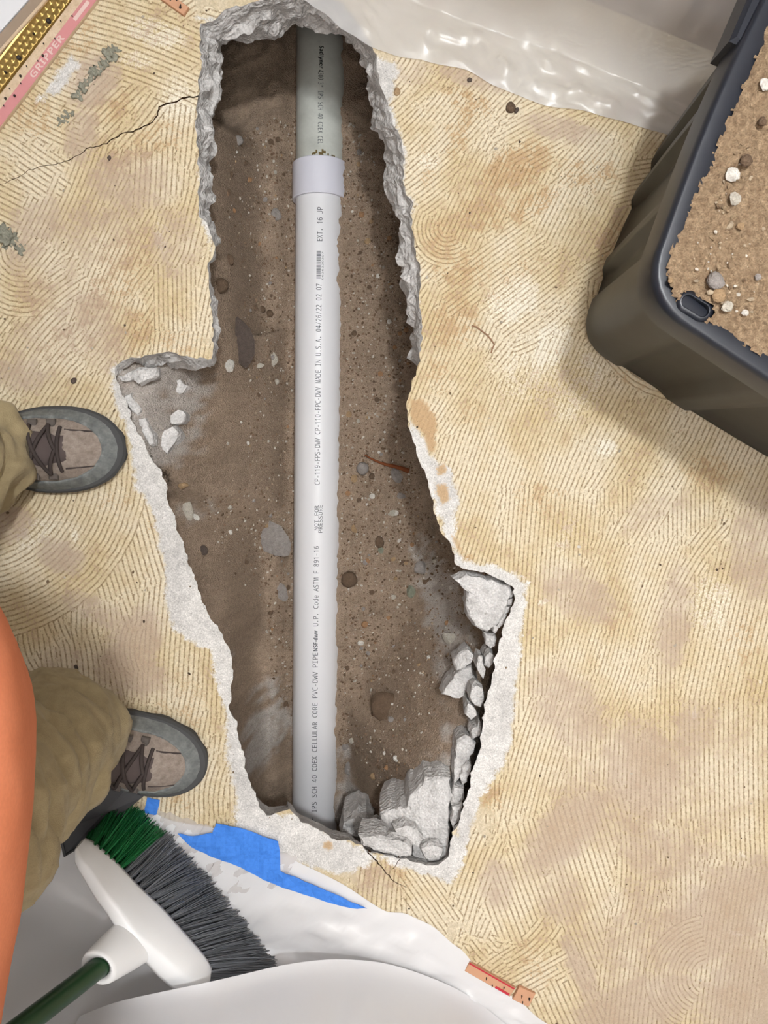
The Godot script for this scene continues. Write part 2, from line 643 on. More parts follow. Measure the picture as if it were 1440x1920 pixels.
# ================= trench outline =================
# slab edge in the photograph [x, y] with, where the broken face shows, the lower lip [x, y] 0.1 m down
func make_contour() -> void:
	var c := [[398, 672, 396, 690], [400, 650, 400, 666], [398, 617, 401, 622], [393, 558, 396, 560], [389, 499, 393, 500], [397, 483, 400, 484], [402, 455, 405, 457], [396, 430, 399, 434], [384, 415, 392, 417], [373, 400, 393, 396], [371, 367, 397, 367], [373, 333, 391, 330], [370, 300, 396, 296], [368, 233, 403, 240], [371, 200, 407, 200], [373, 157, 411, 152], [377, 115, 424, 118], [375, 75, 420, 100], [377, 46, 424, 90], [403, 33, 443, 83], [423, 20, 477, 86], [457, 10, 493, 73], [487, 3, 520, 68], [512, -4, 533, 53], [545, -12, 560, 50], [590, -14, 575, 46], [640, 5, 627, 70], [672, 45, 655, 80], [698, 90, 686, 128], [706, 110, 693, 147], [712, 160, 689, 190], [723, 187, 690, 210], [737, 227, 694, 240], [755, 262, 714, 264], [758, 300, 722, 308], [757, 345, 724, 343], [764, 365, 735, 378], [773, 381, 743, 400], [770, 412, 747, 416], [775, 440, 741, 438], [777, 469, 746, 473], [788, 506, 759, 515], [787, 562, 764, 585], [791, 612, 775, 628], [788, 662, 780, 672],
		[781, 697], [763, 752], [766, 797], [780, 844], [797, 888], [809, 935], [822, 980], [835, 1010], [851, 1033], [853, 1052], [867, 1065], [890, 1068], [919, 1078], [948, 1093], [964, 1103], [965, 1124], [957, 1147], [944, 1182], [934, 1209], [928, 1240], [921, 1278], [915, 1297], [907, 1334], [905, 1370], [900, 1402], [888, 1444], [880, 1475], [871, 1507], [863, 1534], [850, 1561], [844, 1586], [842, 1609], [827, 1619], [811, 1625], [786, 1617], [744, 1609], [713, 1600], [688, 1598], [677, 1588], [661, 1577], [633, 1574], [606, 1559], [568, 1542], [543, 1517], [522, 1524], [500, 1529], [485, 1511], [477, 1488], [460, 1440], [450, 1387], [443, 1353], [430, 1323], [433, 1293], [437, 1245], [427, 1213], [413, 1185], [383, 1137], [370, 1098], [353, 1053], [347, 1023], [333, 993], [328, 967], [314, 935], [312, 905], [301, 881], [285, 861], [258, 807], [244, 776], [231, 741], [218, 711], [214, 695, 222, 706], [229, 678, 240, 698], [258, 669, 266, 688], [316, 660, 304, 687], [345, 667, 336, 688], [375, 671, 375, 695]]
	var n := c.size()
	var T := []
	var L := []
	for i in n:
		T.append(P2(c[i][0], c[i][1]))
	for i in n:
		if c[i].size() == 4:
			L.append(P2(c[i][2], c[i][3], -0.1))
		else:
			var d: Vector2 = (T[(i + 1) % n] - T[(i + n - 1) % n]).normalized()
			L.append(T[i] + Vector2(d.y, -d.x) * 0.04)
	lips.clear()
	rough.clear()
	hole.clear()
	for i in n:
		var a: Vector2 = T[i]
		var b: Vector2 = T[(i + 1) % n]
		var k := maxi(1, int(round(a.distance_to(b) / 0.005)))
		var out := Vector2((b - a).y, -(b - a).x).normalized()
		for j in k:
			var t := float(j) / k
			var p := a.lerp(b, t)
			var jit := nz.get_noise_2d(p.x * 45.0, p.y * 45.0) * 0.0045 + nb.get_noise_2d(p.x * 190.0, p.y * 190.0) * 0.0011
			hole.append(p + out * jit)
			lips.append((L[i] as Vector2).lerp(L[(i + 1) % n], t))
			rough.append(1.0 if c[i].size() == 4 else 0.25)

var lips := PackedVector2Array()
var rough := PackedFloat32Array()

# cracks in the slab: centre line in photograph pixels, width in mm at its start
var cracks := [
	[[[396, 178], [372, 181], [345, 183], [332, 189], [320, 193], [300, 200], [295, 215], [285, 228], [262, 242], [245, 248], [225, 252], [215, 258], [200, 268], [180, 275], [163, 278], [150, 290], [135, 298], [115, 304], [98, 310], [75, 312], [55, 320], [35, 332], [10, 343], [-15, 352]], 2.2],
	[[[684, 1585], [692, 1600], [706, 1615], [716, 1626], [725, 1638], [738, 1652], [762, 1664]], 2.4],
	[[[758, 1601], [748, 1613], [741, 1625], [731, 1633]], 1.6],
]

func uv_floor(p: Vector2) -> Vector2:
	return Vector2((p.x - TX0) / TW, (p.y - TZ0) / TH)

func build_floor() -> void:
	var root := Node3D.new()
	root.name = "floor"
	add_child(root)
	tag(root, "concrete floor slab with yellowed trowelled adhesive, broken open around the pipe", "floor", "", "structure")
	var cut := hole.duplicate()
	var groove := []
	for cr in cracks:
		var pts: Array = cr[0]
		var l := PackedVector2Array()
		var r := PackedVector2Array()
		var mid := PackedVector2Array()
		var fine := []
		for i in pts.size() - 1:
			var a := P2(pts[i][0], pts[i][1])
			var b := P2(pts[i + 1][0], pts[i + 1][1])
			for j in 3:
				var q := a.lerp(b, j / 3.0)
				fine.append(q + Vector2(nb.get_noise_2d(q.x * 300, q.y * 300), nb.get_noise_2d(q.y * 300 + 50, q.x * 300)) * 0.0016)
		fine.append(P2(pts[-1][0], pts[-1][1]))
		for i in fine.size():
			var d: Vector2 = (fine[mini(i + 1, fine.size() - 1)] - fine[maxi(i - 1, 0)]).normalized()
			var w: float = float(cr[1]) * 0.0005 * (1.0 - 0.75 * i / fine.size()) * (1.0 + 0.5 * nb.get_noise_1d(i * 0.9))
			l.append(fine[i] + Vector2(d.y, -d.x) * w)
			r.append(fine[i] - Vector2(d.y, -d.x) * w)
			mid.append(fine[i])
		var poly := l.duplicate()
		for i in r.size(): poly.append(r[r.size() - 1 - i])
		var mg := Geometry2D.merge_polygons(cut, poly)
		var best := 0
		for i in mg.size():
			if mg[i].size() > mg[best].size(): best = i
		if mg.size(): cut = mg[best]
		var first := 0
		while first < mid.size() - 2 and inside(mid[first], hole): first += 1
		groove.append([l.slice(first), mid.slice(first), r.slice(first)])
	var xm := -0.12
	var main_mat := floor_material()
	var x1 := TX0 + TW
	var z1 := TZ0 + TH
	# the surveyed part of the floor, then four plain parts round it
	slab_part(root, [[TX0, TZ0, xm, z1], [xm, TZ0, x1, z1]], cut, main_mat, false)
	slab_part(root, [[-2.2, -2.2, xm, TZ0], [xm, -2.2, 2.2, TZ0], [-2.2, z1, 2.2, 2.2], [-2.2, TZ0, TX0, z1], [x1, TZ0, 2.2, z1]], cut, M.floor_far, true)
	# broken face of the slab
	var rows := 13
	var n := hole.size()
	var fp := PackedVector3Array()
	for r in rows:
		var s := float(r) / (rows - 3)
		for i in n:
			var t := hole[i]
			var l := lips[i]
			var d := (hole[(i + 2) % n] - hole[(i + n - 2) % n]).normalized()
			var out := Vector2(d.y, -d.x)
			var y := -0.1 * s
			var q := t.lerp(l, s)
			if r >= rows - 2:
				q = l + out * (0.012 if r == rows - 2 else 0.035)
				y = -0.108 if r == rows - 2 else -0.112
			elif r > 0:
				var bul := sin(PI * minf(s, 1.0))
				var g := nz.get_noise_3d(q.x * 15.0, y * 19.0, q.y * 15.0) * 0.020 + nz.get_noise_3d(q.x * 55.0, y * 70.0, q.y * 55.0) * 0.006
				q += out * (g * minf(1.0, s * 3.0) - 0.003 * bul) * rough[i]
				y += nb.get_noise_3d(q.x * 60, y * 60 + 9, q.y * 60) * 0.004
			fp.append(Vector3(q.x, y, q.y))
	part("broken_edge", flat(grid(fp, rows, n, true, false)), M.concrete, root)
	for g in groove:
		var gp := PackedVector3Array()
		for k in 3:
			for i in g[k].size():
				var q: Vector2 = g[k][i]
				gp.append(Vector3(q.x, -0.012 if k == 1 else 0.0, q.y))
		part("crack", grid(gp, 3, g[0].size(), false, false), M.crack_dirt_shade, root)

func slab_part(root: Node3D, rects: Array, cut: PackedVector2Array, mat: Material, far: bool) -> void:
	var v := PackedVector3Array()
	var uv := PackedVector2Array()
	var idx := PackedInt32Array()
	for q in rects:
		var rect := PackedVector2Array([Vector2(q[0], q[1]), Vector2(q[2], q[1]), Vector2(q[2], q[3]), Vector2(q[0], q[3])])
		for poly in Geometry2D.clip_polygons(rect, cut):
			var tr := Geometry2D.triangulate_polygon(poly)
			var b := v.size()
			for p in poly:
				v.append(Vector3(p.x, 0, p.y))
				uv.append(p / 0.44 if far else uv_floor(p))
			for i in range(0, tr.size(), 3):
				var p0: Vector2 = poly[tr[i]]
				var cw := (poly[tr[i + 1]] - p0).cross(poly[tr[i + 2]] - p0) > 0.0
				idx.append_array([b + tr[i], b + tr[i + 1], b + tr[i + 2]] if cw else [b + tr[i], b + tr[i + 2], b + tr[i + 1]])
	part("slab_surface", raw(v, idx, true, PackedColorArray(), uv), mat, root)

# ---------- adhesive texture: trowel strokes, wear, stains and bare concrete ----------
func tx(p: Vector2) -> Vector2:
	return Vector2((p.x - TX0) / TW * TPX, (p.y - TZ0) / TH * TPY)

func blob_map(list: Array, w: int, h: int) -> PackedByteArray:
	var f := PackedFloat32Array()
	f.resize(w * h)
	var k := float(w) / TPX
	for b in list:
		var c := tx(P2(b[0], b[1])) * k
		var s := 0.763e-3 / TW * TPX * k
		var rx: float = b[2] * s
		var ry: float = b[3] * s
		var an: float = deg_to_rad(b[4])
		var am: float = b[5]
		var R := maxf(rx, ry) * 1.3
		for y in range(maxi(0, int(c.y - R)), mini(h, int(c.y + R))):
			for x in range(maxi(0, int(c.x - R)), mini(w, int(c.x + R))):
				var d := Vector2(x - c.x, y - c.y).rotated(-an)
				var q := (d.x / rx) * (d.x / rx) + (d.y / ry) * (d.y / ry)
				if q < 1.6:
					f[y * w + x] = maxf(f[y * w + x], am * clampf(1.3 - q, 0.0, 1.0))
	var o := PackedByteArray()
	o.resize(w * h)
	for i in f.size(): o[i] = int(clampf(f[i], 0, 1) * 255)
	return o

func upscaled(b: PackedByteArray, w: int, h: int) -> PackedByteArray:
	var im := Image.create_from_data(w, h, false, Image.FORMAT_L8, b)
	im.resize(TPX, TPY, Image.INTERPOLATE_BILINEAR)
	return im.get_data()

func floor_material() -> StandardMaterial3D:
	var W := TPX
	var H := TPY
	var ridge := PackedByteArray()
	ridge.resize(W * H)
	ridge.fill(150)
	var grain := noise_img(31, 0.35, W, 2, FastNoiseLite.TYPE_SIMPLEX_SMOOTH, H, false).get_data()
	var med := noise_img(32, 0.035, W, 4, FastNoiseLite.TYPE_SIMPLEX_SMOOTH, H, false).get_data()
	var fine := noise_img(34, 0.13, W, 3, FastNoiseLite.TYPE_SIMPLEX_SMOOTH, H, false).get_data()
	var coarse := noise_img(33, 0.006, W, 4, FastNoiseLite.TYPE_SIMPLEX_SMOOTH, H, false).get_data()
	var ppx := 0.763e-3 / TW * TPX   # texture pixels per photograph pixel on the floor
	# strokes: [x, y, direction deg (photo, clockwise from +x), half length, half width, bow (px sagitta at the end), spacing px]
	var S := [
		# left field
		[120, 420, -52, 420, 330, 30, 9.5], [150, 60, 22, 260, 110, -20, 9.5], [60, 330, 28, 150, 100, 10, 9.5], [240, 190, -42, 200, 90, 14, 9.5], [300, 250, -50, 140, 60, -10, 9.5], [345, 300, -84, 130, 40, 6, 9.5], [250, 80, 18, 130, 70, 8, 9.5],
		[110, 520, -58, 240, 110, -24, 9.0], [230, 560, -66, 220, 90, 12, 8.5], [340, 590, -78, 150, 60, 6, 8.5], [60, 600, -48, 120, 80, 18, 9.0], [170, 690, -62, 130, 70, -8, 9.0], [40, 180, 30, 90, 60, -8, 9.0],
		# left below the boot
		[250, 1060, -105, 160, 90, 5, 10.0], [160, 1210, 48, 150, 60, -12, 10.0], [150, 1250, -98, 120, 90, 4, 10.0], [330, 1290, -86, 200, 90, 6, 9.5], [290, 1450, -80, 130, 100, 3, 9.5], [420, 1500, -85, 120, 90, 0, 9.5], [80, 1200, -95, 90, 60, 3, 10.0],
		# right, upper
		[980, 300, -30, 420, 220, 16, 8.2], [820, 220, -42, 170, 90, -10, 8.2], [1150, 260, -22, 230, 110, 20, 8.2], [950, 460, -36, 260, 120, 26, 8.2], [1080, 420, -44, 240, 110, -22, 8.6], [820, 330, -40, 130, 60, -12, 8.2],
		# right, middle
		[930, 760, -68, 420, 240, 18, 8.2], [1130, 620, -56, 300, 150, -26, 8.8], [1010, 880, -70, 300, 120, 10, 8.0], [1250, 820, -64, 260, 150, 18, 9.2], [1180, 980, -58, 240, 110, -14, 9.2], [880, 930, -72, 220, 90, 6, 8.2], [1350, 960, -70, 220, 130, 12, 9.2],
		# right, lower
		[1050, 1250, -88, 330, 130, 8, 8.6], [1230, 1260, -90, 360, 110, -6, 8.6], [1380, 1280, -80, 330, 110, 12, 9.4], [1150, 1180, -74, 200, 90, 8, 8.0], [1030, 1480, -76, 160, 90, 6, 9.0], [1180, 1520, -90, 200, 130, 4, 9.0], [1340, 1560, -94, 260, 130, 6, 9.5], [1120, 1720, -110, 240, 120, 8, 10.5], [1280, 1800, -84, 200, 160, 4, 9.5], [930, 1720, -66, 130, 60, 4, 10.0], [1010, 1790, -112, 220, 70, 6, 10.5], [905, 1790, -164, 40, 40, 0, 10.5], [930, 1810, 40, 60, 26, -8, 10.0], [965, 1800, -30, 60, 34, 6, 10.0], [860, 1650, -72, 100, 60, 4, 10.0], [740, 1650, -92, 90, 60, 0, 9.5], [800, 1680, 56, 70, 40, 0, 9.5],
	]
	# arcs: [cx, cy, r0, r1, from deg, to deg, spacing]
	var A := [[-70, 860, 80, 345, -10, 105, 9.5], [838, 428, 10, 70, 50, 215, 7.6], [40, 470, 20, 120, 80, 220, 9.0], [1290, 560, 60, 190, 100, 190, 8.8], [1330, 1830, 30, 130, 120, 260, 9.0]]
	var r := RandomNumberGenerator.new()
	r.seed = 99
	var base := S.duplicate()
	for i in 46:
		var q: Array = base[r.randi() % base.size()]
		S.append([q[0] + r.randf_range(-0.8, 0.8) * q[3] * 0.7, q[1] + r.randf_range(-0.8, 0.8) * q[3], q[2] + r.randf_range(-16, 16), r.randf_range(40, 110), r.randf_range(18, 50), r.randf_range(-10, 10), q[6]])
	for s in S:
		var c := tx(P2(s[0], s[1]))
		var t := Vector2.from_angle(deg_to_rad(s[2]))
		var hl: float = s[3] * ppx
		var hw: float = s[4] * ppx
		var kb: float = s[5] * ppx / (hl * hl)
		var sp: float = s[6] * ppx
		var isp := 1.0 / sp
		var ex := absf(t.x) * hl + absf(t.y) * hw + absf(s[5]) * ppx
		var ey := absf(t.y) * hl + absf(t.x) * hw + absf(s[5]) * ppx
		var x0 := maxi(0, int(c.x - ex))
		var x1 := mini(W, int(c.x + ex))
		for y in range(maxi(0, int(c.y - ey)), mini(H, int(c.y + ey))):
			var row := y * W
			var dy := y - c.y
			for x in range(x0, x1):
				var dx := x - c.x
				var u := dx * t.x + dy * t.y
				var v := dy * t.x - dx * t.y - kb * u * u
				var m := (med[row + x] - 128) * 0.35
				if absf(u) + m < hl and absf(v) + m * 0.5 < hw:
					var p := v * isp + 40.0 + m * 0.0012
					p -= floorf(p)
					ridge[row + x] = 205 - (grain[row + x] >> 3) if p > 0.36 else (40 + (grain[row + x] >> 3) if p < 0.24 and p > 0.08 else 130)
	for s in A:
		var c := tx(P2(s[0], s[1]))
		var r0: float = s[2] * ppx
		var r1: float = s[3] * ppx
		var a0 := deg_to_rad(s[4])
		var a1 := deg_to_rad(s[5])
		var isp: float = 1.0 / (s[6] * ppx)
		for y in range(maxi(0, int(c.y - r1)), mini(H, int(c.y + r1))):
			var row := y * W
			for x in range(maxi(0, int(c.x - r1)), mini(W, int(c.x + r1))):
				var d := Vector2(x - c.x, y - c.y)
				var l := d.length() + (med[row + x] - 128) * 0.012
				if l < r0 or l > r1: continue
				var an := d.angle()
				if an < a0: an += TAU
				if an > a1: continue
				var p := l * isp
				p -= floorf(p)
				ridge[row + x] = 205 - (grain[row + x] >> 3) if p > 0.36 else (40 + (grain[row + x] >> 3) if p < 0.24 and p > 0.08 else 130)
	print("strokes ", Time.get_ticks_msec())
	# low-resolution maps: [x, y, rx, ry, angle, amount]
	var w := 384
	var h := 512
	var wear := upscaled(blob_map([[170, 150, 60, 45, -50, 1], [150, 250, 30, 60, 20, .8], [250, 340, 90, 60, 0, .65], [330, 460, 50, 70, 0, .5], [60, 430, 50, 90, 30, .7], [150, 600, 90, 60, -60, .75], [40, 700, 60, 40, 0, .7], [200, 650, 40, 60, 0, .6], [110, 1040, 50, 36, 20, .95], [20, 980, 40, 40, 0, .8], [250, 1200, 90, 50, -60, 1], [190, 1150, 90, 30, 25, .7], [120, 1250, 60, 50, 0, .6], [240, 1260, 90, 50, 20, .85], [1080, 1110, 90, 50, 30, .8], [1060, 1330, 110, 70, 60, .9], [1200, 1450, 120, 90, 60, .95], [1060, 1560, 130, 60, -50, 1], [1260, 1160, 40, 120, 5, .8], [1290, 1400, 40, 110, 5, .7], [1350, 1720, 190, 110, -35, 1], [1200, 1880, 160, 70, -20, .95], [1400, 1860, 120, 120, 0, 1], [1250, 1600, 140, 70, 20, .7], [1150, 1500, 160, 120, 40, .55], [1250, 1760, 200, 160, 0, .6], [1330, 1450, 130, 160, 0, .45], [150, 480, 140, 90, -40, .5], [120, 620, 130, 80, -30, .5], [930, 1660, 40, 60, 0, .9], [1050, 1680, 60, 60, 0, .6], [1420, 1020, 60, 130, 0, .7], [900, 150, 80, 20, 15, .8], [1050, 240, 90, 25, 15, .85], [760, 130, 50, 30, 0, .6], [1230, 960, 80, 40, -20, .6], [700, 1650, 60, 40, 30, .5], [1090, 1820, 26, 90, -25, .9]], w, h), w, h)
	var rust := upscaled(blob_map([[965, 310, 75, 40, -25, 1], [1000, 380, 60, 26, -30, .8], [880, 190, 60, 24, 20, .8], [860, 240, 26, 60, 20, .7], [800, 310, 30, 40, 0, .55], [900, 400, 60, 40, -20, .6], [830, 450, 40, 50, 0, .55], [860, 500, 60, 40, 0, .6], [850, 600, 60, 50, -60, .7], [1100, 320, 60, 40, 0, .7], [960, 520, 60, 30, -40, .5], [820, 700, 30, 40, 0, .5], [1150, 450, 50, 40, -40, .6], [1160, 200, 60, 20, 10, .6], [140, 90, 30, 60, 40, .6], [200, 200, 50, 30, -30, .55], [300, 250, 60, 40, -40, .55], [60, 220, 60, 40, 20, .6], [240, 300, 50, 30, 0, .65], [210, 520, 110, 50, -60, .7], [120, 640, 60, 50, 0, .55], [60, 560, 40, 60, 0, .45], [240, 620, 60, 50, -50, .55], [330, 640, 50, 30, 0, .55], [290, 990, 26, 24, 0, .7], [210, 940, 40, 20, 0, .5], [330, 1330, 60, 90, 0, .4], [880, 780, 30, 30, 0, .4], [1010, 930, 60, 40, 0, .45], [1200, 680, 60, 50, -30, .5], [1330, 880, 60, 40, 0, .5], [1390, 1190, 40, 60, 0, .55], [740, 1640, 30, 40, 0, .5], [690, 1640, 26, 30, 0, .6], [920, 1490, 30, 30, 0, .7], [900, 1440, 26, 36, 0, .6], [1000, 1810, 30, 60, -20, .5], [1150, 1160, 30, 40, 0, .4], [860, 1040, 40, 12, 20, .85], [320, 1500, 50, 20, 10, .6], [290, 1420, 40, 40, 0, .4]], w, h), w, h)
	var white := upscaled(blob_map([[960, 560, 60, 45, -40, .8], [1030, 650, 60, 40, -60, .8], [800, 300, 30, 18, 0, .7], [930, 560, 30, 20, 0, .7], [1135, 838, 24, 18, 0, 1], [1160, 540, 26, 60, 40, .8], [1080, 720, 90, 60, -60, .55], [1000, 700, 80, 90, -60, .5], [290, 60, 70, 30, 15, .8], [330, 190, 40, 50, 0, .6], [250, 110, 40, 20, 0, .6], [138, 1003, 8, 14, 0, 1], [60, 1000, 50, 30, -30, .6], [1330, 1130, 50, 70, 10, .55], [1060, 1000, 50, 24, -60, .5], [1085, 1265, 6, 6, 0, 1], [1015, 1127, 12, 6, -20, 1], [1300, 1335, 6, 16, 0, .9], [1425, 1277, 8, 6, 0, 1], [1380, 1750, 22, 6, 20, .8], [1390, 1600, 14, 9, 0, .7], [380, 340, 10, 60, 0, .7], [300, 440, 16, 40, 0, .6]], w, h), w, h)
	# bare concrete along the broken rim
	var bare_polys := [[[360, 30], [400, 26], [420, 60], [415, 170], [378, 160], [372, 260], [368, 420], [380, 425], [395, 480], [430, 300], [440, 60]], [[205, 690], [230, 672], [290, 664], [330, 690], [330, 880], [350, 960], [362, 1010], [400, 1100], [436, 1180], [452, 1240], [452, 1330], [500, 1480], [520, 1520], [560, 1525], [660, 1575], [715, 1605], [690, 1625], [640, 1640], [570, 1625], [500, 1600], [430, 1560], [440, 1500], [420, 1420], [415, 1330], [400, 1290], [390, 1220], [350, 1200], [318, 1180], [310, 1150], [300, 1060], [290, 1000], [278, 950], [250, 915], [243, 880], [236, 820], [222, 780], [205, 745]], [[700, 100], [742, 115], [745, 165], [735, 190], [759, 268], [757, 350], [779, 383], [768, 414], [778, 470], [788, 510], [784, 560], [790, 610], [770, 620], [740, 500], [700, 300], [690, 140]], [[762, 780], [790, 800], [810, 850], [850, 880], [862, 930], [852, 980], [856, 1020], [870, 1046], [930, 1056], [975, 1078], [990, 1090], [985, 1150], [975, 1240], [965, 1320], [960, 1400], [930, 1460], [900, 1500], [882, 1560], [870, 1620], [840, 1660], [790, 1640], [740, 1625], [700, 1600], [850, 1560], [900, 1200], [840, 1040], [800, 920], [760, 820]], [[130, 90], [150, 120], [110, 180], [60, 190], [120, 110]]]
	var tan_polys := [[[763, 745], [790, 741], [803, 762], [818, 776], [814, 845], [800, 852], [792, 818], [768, 792]], [[812, 870], [832, 866], [836, 884], [818, 892]], [[810, 900], [838, 905], [842, 935], [826, 950], [814, 925]], [[600, 1576], [618, 1572], [626, 1586], [616, 1596], [602, 1590]], [[842, 1000], [856, 1006], [866, 1030], [896, 1040], [886, 1044], [856, 1034]]]
	var bare_small := PackedByteArray()
	bare_small.resize(w * h)
	var tan_small := bare_small.duplicate()
	for bp in bare_polys + tan_polys:
		var is_tan := tan_polys.has(bp)
		var poly := PackedVector2Array()
		for q in bp: poly.append(tx(P2(q[0], q[1])) * (float(w) / W))
		var lo := Vector2(1e9, 1e9)
		var hi := -lo
		for q in poly:
			lo = lo.min(q)
			hi = hi.max(q)
		for y in range(maxi(0, int(lo.y) - 4), mini(h, int(hi.y) + 5)):
			for x in range(maxi(0, int(lo.x) - 4), mini(w, int(hi.x) + 5)):
				var d := -sdist(Vector2(x, y), poly)
				if is_tan:
					if d > -4.0: tan_small[y * w + x] = maxi(tan_small[y * w + x], clampi(int(128 + d * 30), 0, 255))
				elif d > -4.0: bare_small[y * w + x] = maxi(bare_small[y * w + x], clampi(int(128 + d * 30), 0, 255))
	var bare := upscaled(bare_small, w, h)
	var tan_ := upscaled(tan_small, w, h)
	print("maps ", Time.get_ticks_msec())
	var col := PackedByteArray()
	col.resize(W * H * 3)
	var hgt := PackedByteArray()
	hgt.resize(W * H)
	for i in W * H:
		var g := (grain[i] - 128) / 128.0
		var m := (med[i] - 128) / 128.0
		var c := (coarse[i] - 128) / 128.0
		var fi := (fine[i] - 128) / 128.0
		# grooves are part filled and ridges part rubbed away
		var rd := ridge[i] / 255.0
		rd += (0.62 - rd) * clampf(0.10 + fi * 0.9 + m * 0.6, 0.0, 0.9)
		# cream adhesive, yellower in places
		var y := clampf(0.45 + c * 0.9 + m * 0.25, 0.0, 1.0)
		var R := 0.835 - 0.050 * y + 0.045 * fi
		var G := 0.788 - 0.075 * y + 0.045 * fi
		var B := 0.690 - 0.135 * y + 0.045 * fi
		var wr := clampf((wear[i] / 255.0 + m * 0.42 + c * 0.5 + fi * 0.5 + g * 0.45 - 0.22) * 1.6, 0.0, 1.0)
		var ru := clampf((rust[i] / 255.0 + m * 0.75 + c * 0.55 + fi * 0.75 + g * 0.7 - 0.36 - 0.28 * rd) * 2.2, 0.0, 0.9)
		var wh := clampf((white[i] / 255.0 + m * 0.5 + fi * 0.5 + g * 0.5 - 0.42) * 2.2, 0.0, 0.8)
		R += (0.90 - R) * wh
		G += (0.88 - G) * wh
		B += (0.82 - B) * wh
		R += (0.69 - R) * ru * 0.8
		G += (0.56 - G) * ru * 0.8
		B += (0.41 - B) * ru * 0.8
		# dust and dirt packed between the ridges
		var gr := clampf((0.70 - rd) * 1.9, 0.0, 1.0) * (1.0 - 0.25 * wh)
		R += (0.46 - R) * gr * 0.76
		G += (0.37 - G) * gr * 0.76
		B += (0.265 - B) * gr * 0.76
		# worn to grey-pink dust
		var wk := wr * (0.88 - 0.30 * rd)
		R += (0.675 - R) * wk
		G += (0.600 - G) * wk
		B += (0.540 - B) * wk
		var hh := 0.30 + 0.6 * rd * (1.0 - 0.65 * wr) + 0.06 * g
		var ba := clampf((bare[i] - 128) / 50.0 + m * 1.1 + fi * 0.6 + g * 0.5, 0.0, 1.0)
		if ba > 0.0:
			var q := 0.785 + 0.06 * c + 0.06 * m + 0.05 * fi + 0.06 * g
			if fine[i] > 205 and grain[i] > 120: q -= 0.22
			R += (q - R) * ba
			G += (q * 0.985 - G) * ba
			B += (q * 0.965 - B) * ba
			hh += (0.28 + 0.12 * m + 0.10 * g - hh) * ba
		if tan_[i] > 90:
			var ta := clampf((tan_[i] - 128) / 40.0 + m * 0.6 + fi * 0.5 + g * 0.4, 0.0, 0.9)
			R += (0.70 - R) * ta
			G += (0.585 - G) * ta
			B += (0.445 - B) * ta
		# fine speckle of grit
		if grain[i] < 30 and med[i] < 120:
			R *= 0.8
			G *= 0.77
			B *= 0.75
		var s := 1.0 + g * 0.085 + fi * 0.03
		col[i * 3] = clampi(int(R * s * 255), 0, 255)
		col[i * 3 + 1] = clampi(int(G * s * 255), 0, 255)
		col[i * 3 + 2] = clampi(int(B * s * 255), 0, 255)
		hgt[i] = clampi(int(hh * 255), 0, 255)
	print("floor texture ", Time.get_ticks_msec())
	var mat := mk(Color.WHITE, 0.9, 0.2)
	var ci := Image.create_from_data(W, H, false, Image.FORMAT_RGB8, col)
	var hi_ := Image.create_from_data(W, H, false, Image.FORMAT_L8, hgt)
	mat.albedo_texture = ImageTexture.create_from_image(ci)
	mat.texture_repeat = true
	bump(mat, hi_, 0.14)
	# plain adhesive for the floor beyond: a patch of the same coat
	var at := tx(P2(990, 1150))
	var reg := Rect2i(int(at.x), int(at.y), 520, 520)
	M.floor_far = mk(Color.WHITE, 0.9, 0.2)
	M.floor_far.albedo_texture = ImageTexture.create_from_image(ci.get_region(reg))
	bump(M.floor_far, hi_.get_region(reg), 0.14)
	return mat

# ================= soil at the bottom of the trench =================
const PIPE_Y := -0.37
const PIPE_R := 0.04445

func pipe_x(z: float) -> float:
	var a := P(602.5, 0, PIPE_Y)
	var b := P(590.5, 1500, PIPE_Y)
	return lerpf(a.x, b.x, (z - a.z) / (b.z - a.z))

func soil_at(x: float, z: float) -> float:
	var fx := clampf((x - SX0) / SC, 0.0, SNX - 1.001)
	var fz := clampf((z - SZ0) / SC, 0.0, SNZ - 1.001)
	var i := int(fz) * SNX + int(fx)
	var tx_ := fx - int(fx)
	var tz := fz - int(fz)
	return lerpf(lerpf(soil_h[i], soil_h[i + 1], tx_), lerpf(soil_h[i + SNX], soil_h[i + SNX + 1], tx_), tz)

# the point of the soil that the photograph shows at a pixel
func on_soil(px: float, py: float) -> Vector3:
	var h := -0.3
	for i in 8:
		var p := P(px, py, h)
		h = lerpf(h, soil_at(p.x, p.z), 0.7)
	return P(px, py, h)

